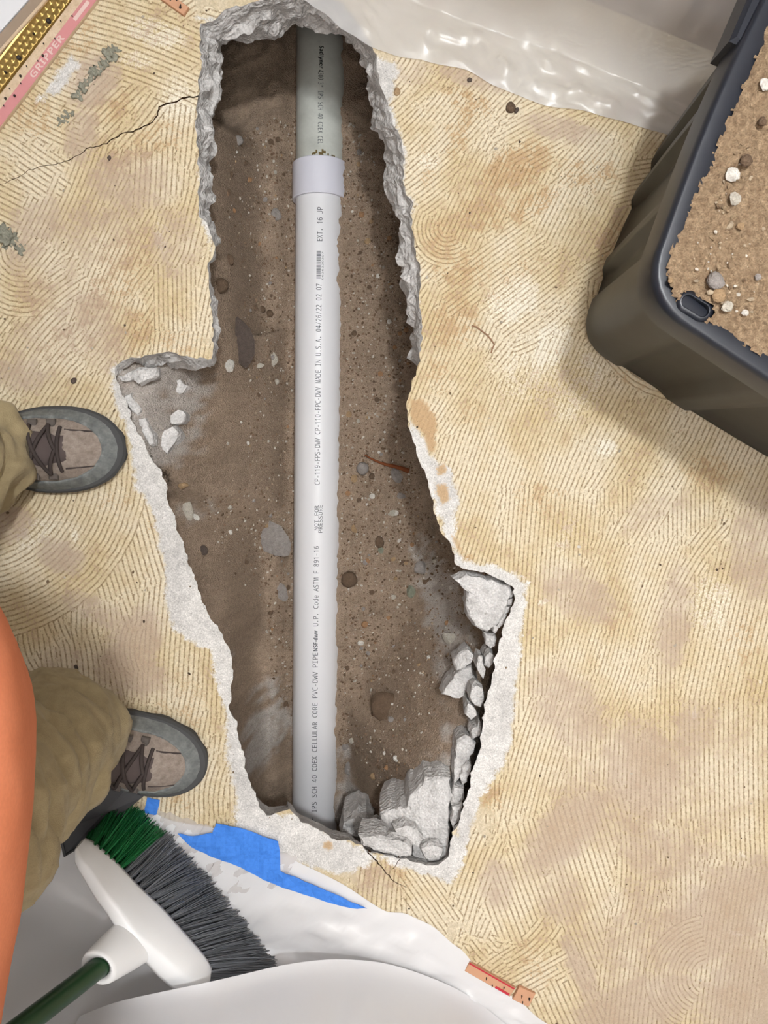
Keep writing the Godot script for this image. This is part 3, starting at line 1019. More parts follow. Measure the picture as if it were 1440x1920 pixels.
func build_soil() -> void:
	var coarse := PackedVector2Array()
	for i in range(0, hole.size(), 4): coarse.append(hole[i])
	var cs := 3
	var cx := SNX / cs + 2
	var cz := SNZ / cs + 2
	var sd := PackedFloat32Array()
	for z in cz:
		for x in cx:
			sd.append(sdist(Vector2(SX0 + x * SC * cs, SZ0 + z * SC * cs), coarse))
	var w0 := P2(219, 705)
	var w1 := P2(304, 884)
	var wd := (w1 - w0).normalized()
	var wn := Vector2(-wd.y, wd.x)
	if wn.x < 0.0: wn = -wn
	var wl := w0.distance_to(w1)
	soil_h.resize(SNX * SNZ)
	var v := PackedVector3Array()
	var col := PackedColorArray()
	# concrete dust: [px, py, radius px, amount]
	var dust := [[270, 760, 75, 1.0], [295, 830, 55, 1.0], [320, 720, 50, 0.9], [350, 740, 40, .6], [340, 960, 30, .5], [510, 1360, 60, .75], [490, 1400, 50, .7], [500, 1310, 40, .5], [830, 1130, 45, .9], [850, 1190, 45, .9], [820, 1090, 40, .7], [850, 1260, 40, .8], [670, 1540, 60, .9], [790, 1450, 50, .8], [820, 1420, 40, .5], [650, 1420, 24, .7], [655, 1480, 30, .7], [800, 1060, 30, .6], [440, 1200, 20, .5], [420, 1190, 18, .4], [780, 1590, 90, .9], [880, 1350, 60, .7]]
	var dw := []
	for d in dust:
		dw.append([P2(d[0], d[1], -0.08 if d[0] < 345 else (-0.16 if d[0] > 790 else -0.33)), d[2] * 0.92e-3, d[3]])
	for z in SNZ:
		for x in SNX:
			var X := SX0 + x * SC
			var Z := SZ0 + z * SC
			var fx := float(x) / cs
			var fz := float(z) / cs
			var ii := int(fz) * cx + int(fx)
			var d := -lerpf(lerpf(sd[ii], sd[ii + 1], fx - int(fx)), lerpf(sd[ii + cx], sd[ii + cx + 1], fx - int(fx)), fz - int(fz))
			var dp := X - pipe_x(Z)
			var n1 := nz.get_noise_2d(X * 9.0, Z * 9.0)
			var n2 := nz.get_noise_2d(X * 38.0 + 7, Z * 38.0)
			var base := -0.352 + 0.012 * n1
			# soil is heaped against the right of the new pipe, a gap runs along its left
			base -= 0.034 * smoothstep(-0.085, -0.05, dp) * (1.0 - smoothstep(-0.02, 0.02, dp))
			base += (0.000 + 0.013 * nz.get_noise_1d(Z * 9.0)) * smoothstep(0.0, 0.03, dp) * (1.0 - smoothstep(0.05, 0.1, dp))
			var h := base
			var leftness := smoothstep(0.02, -0.06, dp)
			var topness := smoothstep(-0.52, -0.62, Z)
			# left bank slopes up towards the underside of the slab; right side and far end are undercut
			var bank := lerpf(-0.115, base, smoothstep(-0.06, 0.08, d + 0.05 * smoothstep(0.2, 0.4, Z)))
			bank = lerpf(bank, base, smoothstep(-0.15, -0.09, dp))
			var under := lerpf(-0.115, base, smoothstep(-0.16, -0.06, d))
			h = lerpf(under, bank, leftness * (1.0 - topness))
			if topness > 0.0:
				h = lerpf(h, lerpf(-0.115, base, smoothstep(-0.34, -0.2, d)) if dp > -0.2 else lerpf(-0.115, base, smoothstep(-0.16, -0.03, d)), topness)
			# lower right corner is still filled with rubble and soil
			var p := Vector2(X, Z)
			var rr := smoothstep(0.10, 0.25, X * 0.75 + (Z - 0.12) * 0.42)
			h = maxf(h, lerpf(base, -0.09, rr * smoothstep(0.0, 0.05, d + 0.1)))
			var bt := smoothstep(0.40, 0.56, Z) * smoothstep(0.06, 0.2, dp)
			h = maxf(h, lerpf(base, -0.13, bt))
			# broken shelf in the notch on the left
			var q := p - w0
			var al := q.dot(wd)
			var ac := q.dot(wn)
			if al > -0.03 and al < wl + 0.2 and ac > -0.06:
				var edge := 0.085 - 0.045 * smoothstep(0.3, 1.0, al / wl) + 0.02 * n1 + 0.008 * n2
				var sh := -0.025 - 0.8 * maxf(ac, 0.0) if ac < edge else -0.025 - 0.8 * edge - 1.15 * (ac - edge)
				sh -= 1.7 * maxf(0.0, al - wl + 0.03)
				sh -= 0.8 * maxf(0.0, 0.035 - al) * smoothstep(0.06, 0.1, ac)
				h = maxf(h, sh)
			h = minf(h, base + 2.0 * maxf(0.0, absf(dp) - 0.065))
			h += 0.007 * n2 + 0.0024 * nb.get_noise_2d(X * 130.0, Z * 130.0)
			if d < -0.02: h = minf(h, -0.115)
			soil_h[z * SNX + x] = h
			v.append(Vector3(X, h, Z))
			var du := 0.0
			for e in dw:
				var dd: float = p.distance_to(e[0]) / e[1]
				if dd < 1.2: du = maxf(du, float(e[2]) * clampf(1.25 - dd, 0.0, 1.0))
			du = clampf((du + 0.6 * n2 + 0.35 * n1 - 0.2) * 2.2, 0.0, 0.92) if du > 0.0 else 0.0
			var tone := 1.0 + 0.16 * n1 + 0.16 * n2
			var c := Color(0.425 * tone, 0.337 * tone, 0.262 * tone)
			col.append(c.lerp(Color(0.60, 0.575, 0.55), du))
	var m := grid(v, SNZ, SNX, false, true, col)
	solo("trench_soil", m, M.soil, "dug brown soil covering the bottom of the trench", "soil", "", "stuff")

# ================= room =================
func slab_box(called: String, a: Vector3, b: Vector3, mat: Material, label: String, cat: String) -> void:
	var m := BoxMesh.new()
	m.size = (b - a).abs()
	var o := solo(called, m, mat, label, cat, "", "structure")
	o.position = (a + b) * 0.5

func wall_along(called: String, a: Vector2, b: Vector2, away: Vector2, label: String) -> void:
	var d := (b - a).normalized()
	var n := Vector2(-d.y, d.x)
	if n.dot(away) < 0: n = -n
	var mid := (a + b) * 0.5 + n * 0.05
	var m := box(Vector3(mid.x, 1.2, mid.y), Vector3(d.x, 0, d.y) * a.distance_to(b) * 0.5, Vector3(0, 1.2, 0), Vector3(n.x, 0, n.y) * 0.05)
	solo(called, m, M.partition, label, "wall", "", "structure")

func build_room() -> void:
	slab_box("ceiling", Vector3(-2.2, 2.4, -2.2), Vector3(2.2, 2.5, 2.2), M.ceiling, "plain white ceiling over the room", "ceiling")
	slab_box("wall_left", Vector3(-2.2, 0, -2.2), Vector3(-2.1, 2.4, 2.2), M.paint, "plain painted wall behind the standing worker", "wall")
	slab_box("wall_right", Vector3(2.1, 0, -2.2), Vector3(2.2, 2.4, 2.2), M.paint, "plain painted wall beyond the black tote", "wall")
	slab_box("wall_back", Vector3(-2.1, 0, -2.2), Vector3(2.1, 2.4, -2.1), M.paint, "plain painted wall past the gold strip doorway", "wall")
	slab_box("wall_front", Vector3(-2.1, 0, 2.1), Vector3(2.1, 2.4, 2.2), M.paint, "plain painted wall on the far side of the film curtain", "wall")
	# two partitions covered by film
	var a := P2(590, -60) + Vector2(0.03, -0.09)
	var e := (P2(1258, 205) - P2(800, 20)).normalized()
	wall_along("wall_north", a, a + e * 2.2, Vector2(0.3, -1), "beige partition wall behind the clear film by the tote")
	var s0 := SH_O + SH_N * 0.40
	wall_along("wall_south", s0 - SH_E * 1.2, s0 + SH_E * 1.9, SH_N, "beige partition wall behind the white film curtain")

# ================= pipes =================
func pipe_pt(py: float) -> Vector3:
	# axis point whose picture row is py
	var p := P(600, py, PIPE_Y)
	return Vector3(pipe_x(p.z), PIPE_Y, p.z)

func lathe_z(z: Array, r: Array, sides := 48) -> ArrayMesh:
	var rings := []
	for i in z.size():
		var ring := []
		for k in sides:
			var a := TAU * k / sides
			ring.append(Vector3(pipe_x(z[i]) + cos(a) * r[i], PIPE_Y + sin(a) * r[i], z[i]))
		rings.append(ring)
	return loft(rings, true, true)

func pipe_text(parent: Node, s: String, y0: float, y1: float, height: float, xoff: float, up: bool, mat: Material, bold := false, mono := true) -> void:
	# printed between picture rows y0 (start) and y1 (end); up: reads towards the far end
	var z0 := P(600, y0, PIPE_Y + PIPE_R).z
	var z1 := P(600, y1, PIPE_Y + PIPE_R).z
	var zm := (z0 + z1) * 0.5
	var sg := -1.0 if up else 1.0
	var m := text_mesh(s, height, absf(z1 - z0), mono, bold)
	var at := func(x: float, y: float, t: float) -> Vector3:
		var z := zm + sg * x
		var an := (xoff + sg * y) / PIPE_R
		var rr := PIPE_R + (0.00035 if t > 0.0 else -0.0008)
		return Vector3(pipe_x(z) + sin(an) * rr, PIPE_Y + cos(an) * rr, z)
	part("lettering", bend_text(m, at, 1.0), mat, parent)

func build_pipes() -> void:
	var zc0 := P(600, 290, PIPE_Y + 0.05).z
	var zc1 := P(600, 360, PIPE_Y + 0.05).z
	var zend := P(600, 1720, PIPE_Y).z
	var zfar := P(600, -160, PIPE_Y).z
	# new pipe
	var t := thing("drain_pipe", "new white plastic drain pipe with grey printed lettering in trench", "pipe")
	part("barrel", lathe_z([zc0 + 0.05, zc1, zend - 0.01, zend], [PIPE_R, PIPE_R, PIPE_R, PIPE_R - 0.004]), M.pvc, t)
	var xo := 0.002
	pipe_text(t, "4300 3\" IPS SCH 40 COEX CELLULAR CORE PVC-DWV PIPE", 1580, 1224, 0.0098, xo, true, M.ink)
	pipe_text(t, "NSF-dwv", 1221, 1182, 0.0085, xo, true, M.ink, true, false)
	pipe_text(t, "U.P. Code ASTM F 891-16", 1174, 1024, 0.0098, xo, true, M.ink)
	pipe_text(t, "NOT FOR", 994, 948, 0.0075, xo + 0.000, true, M.ink)
	pipe_text(t, "PRESSURE", 999, 947, 0.0075, xo + 0.0075, true, M.ink)
	pipe_text(t, "CP-119-FPS-DWV CP-110-FPC-DWV MADE IN U.S.A. 04/26/22 02 07", 909, 532, 0.0098, xo + 0.001, true, M.ink)
	pipe_text(t, "EXT. 16 JP", 452, 388, 0.0098, xo + 0.002, true, M.ink)
	pipe_text(t, "0626220207", 524, 472, 0.0030, xo + 0.0075, true, M.ink)
	var bars := []
	var bz0 := P(600, 522, PIPE_Y + PIPE_R).z
	var bz1 := P(600, 471, PIPE_Y + PIPE_R).z
	var z := bz0
	var r := RandomNumberGenerator.new()
	r.seed = 5
	while z > bz1:
		var w := r.randf_range(0.0005, 0.0014)
		for k in 3:
			var a0 := (xo - 0.0035 + k * 0.0026) / PIPE_R
			var an := a0 + 0.0013 / PIPE_R
			var q := Vector3(pipe_x(z) + sin(an) * PIPE_R, PIPE_Y + cos(an) * PIPE_R, z - w * 0.5)
			bars.append(box(q, Vector3(cos(an), -sin(an), 0) * 0.0013, Vector3(sin(an), cos(an), 0) * 0.0003, Vector3(0, 0, w * 0.5)))
		z -= w + r.randf_range(0.0005, 0.0016)
	part("barcode", join(bars), M.ink, t)
	# old pipe
	var o := thing("drain_pipe", "older greyish plastic drain pipe running under the slab", "pipe")
	part("barrel", lathe_z([zfar, zc0, zc1 - 0.04], [PIPE_R, PIPE_R, PIPE_R]), M.pvc_old, o)
	pipe_text(o, "Sadlyner", 86, 128, 0.010, 0.0035, false, M.ink_dark, true, false)
	pipe_text(o, "4300", 131, 149, 0.0092, 0.0035, false, M.ink_dark)
	pipe_text(o, "3\" IPS SCH 40 COEX CEL", 154, 270, 0.0092, 0.0035, false, M.ink)
	var gl := []
	for i in 34:
		var an := r.randf_range(-0.35, 0.75) * r.randf_range(0.3, 1.0)
		var q := Vector3(pipe_x(zc0) + sin(an) * PIPE_R, PIPE_Y + cos(an) * PIPE_R, zc0 - r.randf_range(0.0, 0.009) - 0.0005)
		var s := r.randf_range(0.0007, 0.0018)
		gl.append(box(q, Vector3(cos(an), -sin(an), 0) * s, Vector3(sin(an), cos(an), 0) * 0.0004, Vector3(0, 0, s * r.randf_range(0.6, 1.8))))
	part("glue_smears", join(gl), M.glue, o)
	# coupling: open sleeve with rounded lips
	var ro := 0.0508
	var ri := PIPE_R + 0.0008
	var zz := [zc0 + 0.012, zc0 + 0.0005, zc0, zc0 + 0.0015, zc1 - 0.0015, zc1, zc1 - 0.0005, zc1 - 0.012]
	var rr := [ri, ri, ro - 0.001, ro, ro, ro - 0.001, ri, ri - 0.0015]
	solo("pipe_coupling", lathe_sleeve(zz, rr), M.coupling, "short smooth white coupling joining the old and new pipes", "coupling")

func lathe_sleeve(z: Array, r: Array) -> ArrayMesh:
	var rings := []
	for i in z.size():
		var ring := []
		for k in 56:
			var a := TAU * k / 56
			ring.append(Vector3(pipe_x(z[i]) + cos(a) * r[i], PIPE_Y + sin(a) * r[i], z[i]))
		rings.append(ring)
	# split shading at the edges by building flat end bands
	var v := []
	for i in z.size() - 1:
		v.append(loft([rings[i], rings[i + 1]], true, false))
	return join(v)

# ================= tote of spoil =================
const RIM_H := 0.38
var tC: Vector2
var tU: Vector2
var tV: Vector2
const T_LU := 0.60
const T_LV := 0.385

func tote_ring(inset: float, rad: float, y: float, rib: float) -> Array:
	# rounded four-sided outline; sides along tU and tV
	var sn := absf(tU.cross(tV))
	var g := inset / sn
	var cs := [tC + (tU + tV) * g, tC + tU * (T_LU - g) + tV * g, tC + tU * (T_LU - g) + tV * (T_LV - g), tC + tU * g + tV * (T_LV - g)]
	var out := []
	var mid: Vector2 = (cs[0] + cs[2]) * 0.5
	for i in 4:
		var a: Vector2 = cs[i]
		var b: Vector2 = cs[(i + 1) % 4]
		var p: Vector2 = cs[(i + 3) % 4]
		var d0 := (a - p).normalized()
		var d1 := (b - a).normalized()
		for k in 9:
			var t := k / 8.0
			var q0 := a - d0 * rad * 1.25
			var q1 := a + d1 * rad * 1.25
			var q := q0.lerp(a, t).lerp(a.lerp(q1, t), t)
			out.append(Vector3(q.x, y, q.y))
		var s0 := a + d1 * rad * 1.25
		var s1 := b - d1 * rad * 1.25
		var nn := Vector2(-d1.y, d1.x)
		if nn.dot(mid - a) < 0.0: nn = -nn
		for k in range(1, 40):
			var t := k / 40.0
			var q := s0.lerp(s1, t)
			var w := 0.0
			for iv in [[0.03, 0.22], [0.30, 0.70], [0.78, 0.97]]:
				w = maxf(w, smoothstep(iv[0], iv[0] + 0.028, t) * (1.0 - smoothstep(iv[1] - 0.028, iv[1], t)))
			q += nn * (w * rib - 0.006 * sin(PI * t))
			out.append(Vector3(q.x, y, q.y))
	return out

func build_tote() -> void:
	tC = P2(1193, 556, RIM_H)
	tU = (P2(1440, 705, RIM_H) - P2(1240, 584, RIM_H)).normalized()
	tV = (P2(1340, 206, RIM_H) - P2(1214, 498, RIM_H)).normalized()
	var t := thing("storage_tote", "black plastic storage tote filled with sandy spoil beside the trench", "tote")
	part("body", loft([tote_ring(0.045, 0.035, 0.001, 0.0), tote_ring(0.034, 0.042, 0.004, 0.003), tote_ring(0.030, 0.045, 0.014, 0.009), tote_ring(0.028, 0.045, 0.05, 0.014), tote_ring(0.023, 0.045, 0.14, 0.014), tote_ring(0.019, 0.045, 0.23, 0.013), tote_ring(0.016, 0.045, 0.29, 0.010), tote_ring(0.013, 0.045, 0.318, 0.001), tote_ring(0.012, 0.045, 0.335, 0.0)], true, false), M.tote, t)
	var rim := part("rim", loft([tote_ring(0.012, 0.045, 0.334, 0.0), tote_ring(0.001, 0.045, 0.336, 0.0), tote_ring(-0.002, 0.045, 0.342, 0.0), tote_ring(0.000, 0.045, 0.372, 0.0), tote_ring(0.0015, 0.045, 0.378, 0.0), tote_ring(0.005, 0.045, 0.3805, 0.0), tote_ring(0.022, 0.04, 0.3795, 0.0), tote_ring(0.026, 0.04, 0.374, 0.0), tote_ring(0.03, 0.04, 0.30, 0.0)], true, false), M.tote_rim, t)
	# latch on the long side
	var la := P2(1383, 100, 0.36)
	var n2 := Vector2(tV.y, -tV.x)
	if n2.dot(tU) > 0.0: n2 = -n2
	var lc := la + tV * 0.055 + n2 * 0.002
	part("latch", box(Vector3(lc.x, 0.352, lc.y), Vector3(tV.x, 0, tV.y) * 0.055, Vector3(0, 0.022, 0), Vector3(n2.x, 0, n2.y) * 0.012, 0.004), M.tote_rim, rim)
	# slot in the flange
	var sc := P2(1305, 573, RIM_H + 0.004)
	var sl := 0.0078
	var sr := 0.0058
	var rings := []
	for e in [[sr + 0.005, 0.374], [sr + 0.0045, 0.3826], [sr + 0.0008, 0.3834], [sr, 0.3828], [sr - 0.0008, 0.335]]:
		var ring := []
		for k in 24:
			var a := TAU * k / 24
			var q := sc + tU * (signf(cos(a)) * sl) + Vector2(tU.x * cos(a) - tU.y * sin(a), tU.y * cos(a) + tU.x * sin(a)) * float(e[0])
			ring.append(Vector3(q.x, e[1], q.y))
		rings.append(ring)
	part("flange_slot", loft(rings, true, true), M.tote_rim, rim)
	# spoil
	var v := PackedVector3Array()
	var st := 0.0026
	var nu := int(T_LU / st)
	var nv := int(T_LV / st)
	var ok := PackedByteArray()
	var outl := PackedVector2Array()
	for q in tote_ring(0.0095, 0.04, 0, 0): outl.append(Vector2(q.x, q.z))
	for j in nv:
		for i in nu:
			var p := tC + tU * (i + 0.5) * st + tV * (j + 0.5) * st
			var ed := minf(minf(i, nu - 1 - i), minf(j, nv - 1 - j)) * st
			var h := 0.3795 + 0.004 * smoothstep(0.01, 0.02, ed) + smoothstep(0.02, 0.12, ed) * (0.004 + 0.010 * nz.get_noise_2d(p.x * 7 + 3, p.y * 7)) + 0.006 * nz.get_noise_2d(p.x * 42, p.y * 42) + 0.0028 * nb.get_noise_2d(p.x * 170, p.y * 170) * smoothstep(0.008, 0.02, ed)
			var wob := nb.get_noise_2d(p.x * 160, p.y * 160) * 0.003
			v.append(Vector3(p.x, h, p.y))
			var dd := p - sc
			var du := dd.dot(tU)
			var cap := Vector2(maxf(absf(du) - sl, 0.0), (dd - tU * du).length()).length()
			ok.append(1 if cap > sr + 0.0018 and (ed > 0.0095 + wob and inside(p, outl)) else 0)
	var idx := PackedInt32Array()
	for j in nv - 1:
		for i in nu - 1:
			var a := j * nu + i
			if ok[a] + ok[a + 1] + ok[a + nu] + ok[a + nu + 1] == 4:
				idx.append_array([a, a + 1, a + nu, a + 1, a + nu + 1, a + nu])
	solo("spoil_heap", raw(v, idx, true), M.spoil, "sandy brown spoil heaped level in the black tote", "soil", "", "stuff")
	# stones lying on the spoil [px, py, size px, squash, material, angular, label]
	for s in [[1341, 527, 34, 0.8, "stone_grey", 0.2, "rounded grey-brown pebble on the tote spoil near the flange slot"], [1346, 555, 30, 0.6, "stone_tan", 0.2, "flat tan pebble beside the rounded one in the tote"], [1363, 576, 26, 0.6, "stone_pale", 0.9, "pinkish angular stone on the tote spoil below the pebbles"], [1396, 587, 15, 0.7, "stone_white", 0.8, "tiny white chip in the tote spoil close to its corner"], [1372, 327, 30, 0.35, "stone_white", 0.9, "bright white plaster flake on the tote spoil"], [1398, 301, 26, 0.7, "stone_brown", 0.3, "dark brown rounded pebble in the tote beside the white flake"], [1377, 374, 28, 0.4, "stone_pale", 0.9, "pale angular chip in the tote below the white flake"], [1437, 158, 26, 0.5, "stone_white", 0.9, "white stone chip in the tote near the latch"], [1257, 526, 12, 0.8, "stone_tan", 0.2, "little round tan pebble at the tote rim corner"], [1388, 425, 16, 0.7, "stone_tan", 0.5, "tan gravel lump in the middle of the tote spoil"], [1429, 228, 18, 0.8, "stone_brown", 0.4, "brown gravel lump at the frame side of the tote"], [1420, 520, 14, 0.7, "stone_grey", 0.6, "small grey gravel bit in the tote spoil"]]:
		var p := P(s[0], s[1], RIM_H + 0.008)
		stone(p, s[2] * 0.5 * 0.5e-3, s[3], s[4], s[5], s[6], "")
	scatter_grit("spoil_gravel", 3500, "fine gravel mixed through the spoil in the tote", func(r: RandomNumberGenerator) -> Vector3:
		var p := tC + tU * r.randf_range(0.03, T_LU - 0.03) + tV * r.randf_range(0.03, T_LV - 0.03)
		return Vector3(p.x, 0.384 + 0.010 * nz.get_noise_2d(p.x * 7 + 3, p.y * 7) + 0.0045 * nz.get_noise_2d(p.x * 42, p.y * 42), p.y), [Color(0.34, 0.25, 0.16), Color(0.22, 0.155, 0.10), Color(0.28, 0.20, 0.13), Color(0.45, 0.37, 0.27), Color(0.62, 0.58, 0.52)], 0.0007, 0.0030, 31)

# ================= stones =================
var stone_cache := {}

func stone(p: Vector3, r: float, squash: float, mat: String, angular: float, label: String, group: String, called := "pebble", stretch := 1.0, turn := 999.0, cat := "stone") -> MeshInstance3D:
	var key := "%d_%d" % [int(angular * 10), rng.randi() % 6]
	if not stone_cache.has(key):
		stone_cache[key] = stone_mesh(key.hash() % 9973, angular, 9 if r > 0.008 else 7, 13 if r > 0.008 else 9)
	var o := solo(called, stone_cache[key], M[mat], label, cat, group)
	var tn := rng.randf() * TAU if turn > 900.0 else turn
	o.transform = Transform3D(Basis(Vector3.UP, tn) * Basis.from_scale(Vector3(r * stretch, r * squash, r / sqrt(stretch) if stretch != 1.0 else r)), p + Vector3(0, r * squash * 0.25, 0))
	return o

func scatter_grit(called: String, n: int, label: String, where: Callable, tones: Array, r0: float, r1: float, sd: int) -> void:
	var r := RandomNumberGenerator.new()
	r.seed = sd
	var mm := MultiMesh.new()
	mm.transform_format = MultiMesh.TRANSFORM_3D
	mm.use_colors = true
	mm.mesh = stone_mesh(17, 0.7, 5, 6)
	mm.instance_count = n
	for i in n:
		var p: Vector3 = where.call(r)
		var s := lerpf(r0, r1, pow(r.randf(), 2.6))
		var b := Basis(Vector3.UP, r.randf() * TAU) * Basis(Vector3.RIGHT, r.randf_range(-0.6, 0.6)) * Basis.from_scale(Vector3(s * r.randf_range(0.8, 1.5), s * r.randf_range(0.5, 0.9), s))
		mm.set_instance_transform(i, Transform3D(b, p))
		mm.set_instance_color(i, tones[r.randi() % tones.size()] * r.randf_range(0.75, 1.1))
	var o := MultiMeshInstance3D.new()
	o.name = numbered(called)
	o.multimesh = mm
	o.material_override = M.grit
	add_child(o)
	tag(o, label, "gravel", "", "stuff")

func build_stones() -> void:
	# [px, py, size px, squash, material, angular, stretch, turn deg, label]
	var L := [
		[430, 686, 24, 0.9, "stone_white", 0.9, 1.0, 999, "bright grey-white angular stone beside the slate in the trench"],
		[450, 640, 62, 0.25, "stone_slate", 0.7, 1.5, 78, "long dark leaf-shaped slate half buried left of the pipe"],
		[518, 1012, 74, 0.35, "stone_grey", 0.9, 1.35, 62, "largest grey rough concrete lump left of the white pipe"],
		[527, 1110, 34, 0.4, "stone_grey", 0.8, 1.3, 70, "small grey chip below the largest lump, left of the pipe"],
		[512, 674, 22, 0.4, "stone_pale", 0.9, 1.3, 70, "pale pointed chip between the slate and the pipe"],
		[484, 686, 14, 0.4, "stone_pale", 0.7, 1.8, 0, "slim pale flake between the slate and the pointed chip"],
		[680, 878, 25, 0.85, "stone_grey", 0.0, 1.0, 999, "round grey pebble right of the pipe by the wood splinter"],
		[665, 898, 16, 0.7, "stone_tan", 0.7, 1.0, 999, "small tan wedge stone touching the round grey pebble"],
		[664, 992, 15, 0.8, "stone_tan", 0.5, 1.3, 60, "oblong tan pebble near the pressure lettering"],
		[711, 1016, 20, 0.7, "stone_brown", 0.2, 1.2, 80, "brown oval pebble right of the pipe middle"],
		[714, 1032, 13, 0.6, "stone_green", 0.6, 1.0, 999, "tiny greenish chip under the brown oval pebble"],
		[771, 1108, 23, 0.8, "stone_green", 0.9, 1.2, 75, "greenish block stone near the broken corner"],
		[790, 1066, 30, 0.6, "stone_grey", 0.5, 1.1, 40, "grey stone cluster piece above the greenish block"],
		[655, 1086, 32, 0.8, "stone_brown", 0.1, 1.0, 999, "brown round clod leaning on the right of the pipe"],
		[722, 1325, 60, 0.55, "stone_brown", 0.4, 1.1, 20, "large brown soil clod in a hollow right of the pipe"],
		[735, 1350, 15, 0.6, "stone_grey", 0.8, 1.4, 30, "thin grey chip stuck at the large brown clod"],
		[684, 1171, 15, 0.8, "stone_orange", 0.3, 1.0, 999, "orange-brown pebble right of the pipe"],
		[676, 1205, 12, 0.7, "stone_white", 0.5, 1.2, 10, "white oval chip below the orange pebble"],
		[518, 402, 24, 0.5, "stone_grey", 0.4, 1.0, 999, "flat bluish grey stone left of the pipe top"],
		[447, 263, 20, 0.6, "stone_grey", 0.3, 1.0, 999, "grey pebble low in the far left of the trench"],
		[344, 910, 15, 0.8, "stone_tan", 0.5, 1.2, 0, "yellowish square pebble near the left slab edge"],
		[350, 955, 30, 0.5, "stone_pale", 0.6, 1.5, 75, "pale flat stone lying against the left slab edge"],
		[366, 970, 13, 0.6, "stone_white", 0.6, 1.3, 30, "white chip right of the pale flat stone"],
		[381, 1032, 18, 0.6, "stone_slate", 0.3, 1.0, 999, "dark grey pebble on the left bank"],
		[414, 535, 28, 0.6, "stone_brown", 0.2, 1.0, 999, "brown rounded clod at the left slab edge above the slate"],
		[430, 488, 22, 0.5, "stone_brown", 0.3, 1.0, 999, "shallow brown lump higher up the left bank"],
		[492, 580, 14, 0.8, "stone_brown", 0.1, 1.0, 999, "small brown ball of soil, first of a pair"],
		[506, 588, 14, 0.8, "stone_brown", 0.1, 1.0, 999, "small brown ball of soil, second of a pair"],
		[738, 962, 18, 0.6, "stone_pale", 0.8, 1.3, 10, "pale chip between the splinter and the slab edge"],
		[752, 930, 16, 0.6, "stone_grey", 0.8, 1.3, 20, "grey chip just below the splinter end"],
		[745, 893, 26, 0.5, "stone_grey", 0.7, 1.4, 60, "curved grey stone under the splinter end"],
		[846, 1198, 30, 0.5, "stone_pale", 0.9, 1.3, 30, "yellow-faced concrete chip at the crumbled edge"],
		[700, 1455, 14, 0.7, "stone_tan", 0.3, 1.0, 999, "little tan pebble near the lower pipe end"],
		[743, 1423, 13, 0.7, "stone_white", 0.5, 1.2, 999, "little white pebble right of the lower pipe end"],
		[652, 1440, 20, 0.6, "stone_grey", 0.7, 1.5, 75, "grey splinter of stone against the lower pipe"],
		[648, 1400, 15, 0.7, "stone_grey", 0.7, 1.0, 999, "grey gravel bit against the lower pipe"],
		[660, 1388, 14, 0.7, "stone_pale", 0.7, 1.0, 999, "pale gravel bit beside the lower pipe"],
	]
	for s in L:
		var p := on_soil(s[0], s[1])
		stone(p, s[2] * 0.5 * 0.99e-3, s[3], s[4], s[5], s[8], "", "stone", s[6], 999.0 if s[7] > 900 else -deg_to_rad(s[7]))
	# countable small pebbles spread over the soil
	var mats := ["stone_tan", "stone_pale", "stone_grey", "stone_brown", "stone_white", "stone_orange", "stone_brown", "stone_brown"]
	var nm := {"stone_tan": "tan", "stone_pale": "pale", "stone_grey": "grey", "stone_brown": "brown", "stone_white": "white", "stone_orange": "orange-brown"}
	var n := 0
	while n < 200:
		var px := rng.randf_range(320, 850)
		var py := rng.randf_range(160, 1540)
		var p := on_soil(px, py)
		if absf(p.x - pipe_x(p.z)) < 0.056 or not inside(Vector2(p.x, p.z), hole) or p.y > -0.2: continue
		var mt: String = mats[rng.randi() % mats.size()]
		var rp := lerpf(2.4, 6.5, pow(rng.randf(), 2.2))
		var ag: float = [0.2, 0.6, 0.9][rng.randi() % 3]
		var side := "boot side" if p.x < pipe_x(p.z) else "tote side"
		var along := "old pipe" if py < 300 else ("pipe barcode" if py < 660 else ("pressure lettering" if py < 1040 else "lower pipe end"))
		var what := "%s %s %s" % ["small" if rp > 3.6 else "tiny", nm[mt], "angular chip" if ag > 0.5 else "rounded pebble"]
		stone(p, rp * 0.97e-3, rng.randf_range(0.5, 0.85), mt, ag, "%s in soil on the %s of the %s" % [what, side, along], "%ss in soil on the %s of the %s" % [what, side, along])
		n += 1
	scatter_grit("soil_grit", 9000, "fine grit and crumbs strewn over the trench soil", func(r: RandomNumberGenerator) -> Vector3:
		for k in 30:
			var x := r.randf_range(-0.45, 0.28)
			var z := r.randf_range(-0.85, 0.62)
			if inside(Vector2(x, z), hole_c) and absf(x - pipe_x(z)) > 0.046 and soil_at(x, z) < (-0.25 if z > -0.17 and z < 0.06 and x < -0.2 else -0.15): return Vector3(x, soil_at(x, z) + 0.0006, z)
		return Vector3(0, -0.5, 0), [Color(0.20, 0.13, 0.085), Color(0.15, 0.10, 0.065), Color(0.24, 0.16, 0.11), Color(0.22, 0.15, 0.10), Color(0.38, 0.30, 0.22), Color(0.60, 0.56, 0.50)], 0.0006, 0.0030, 8)
	# dried thread on the floor
	var th := []
	var tw := []
	for q in [[884, 611], [893, 613], [901, 619], [912, 627], [921, 637], [927, 646], [923, 654], [921, 662]]:
		th.append(P(q[0], q[1], 0.0016))
		tw.append(0.0011)
	solo("dried_root", tube(th, tw, 5), M.twig_pale, "thin brown dried root lying on the ridged floor right of trench", "root")
	# wood splinter
	var a := on_soil(684, 853)
	var b := on_soil(766, 886)
	var pts := []
	var rad := []
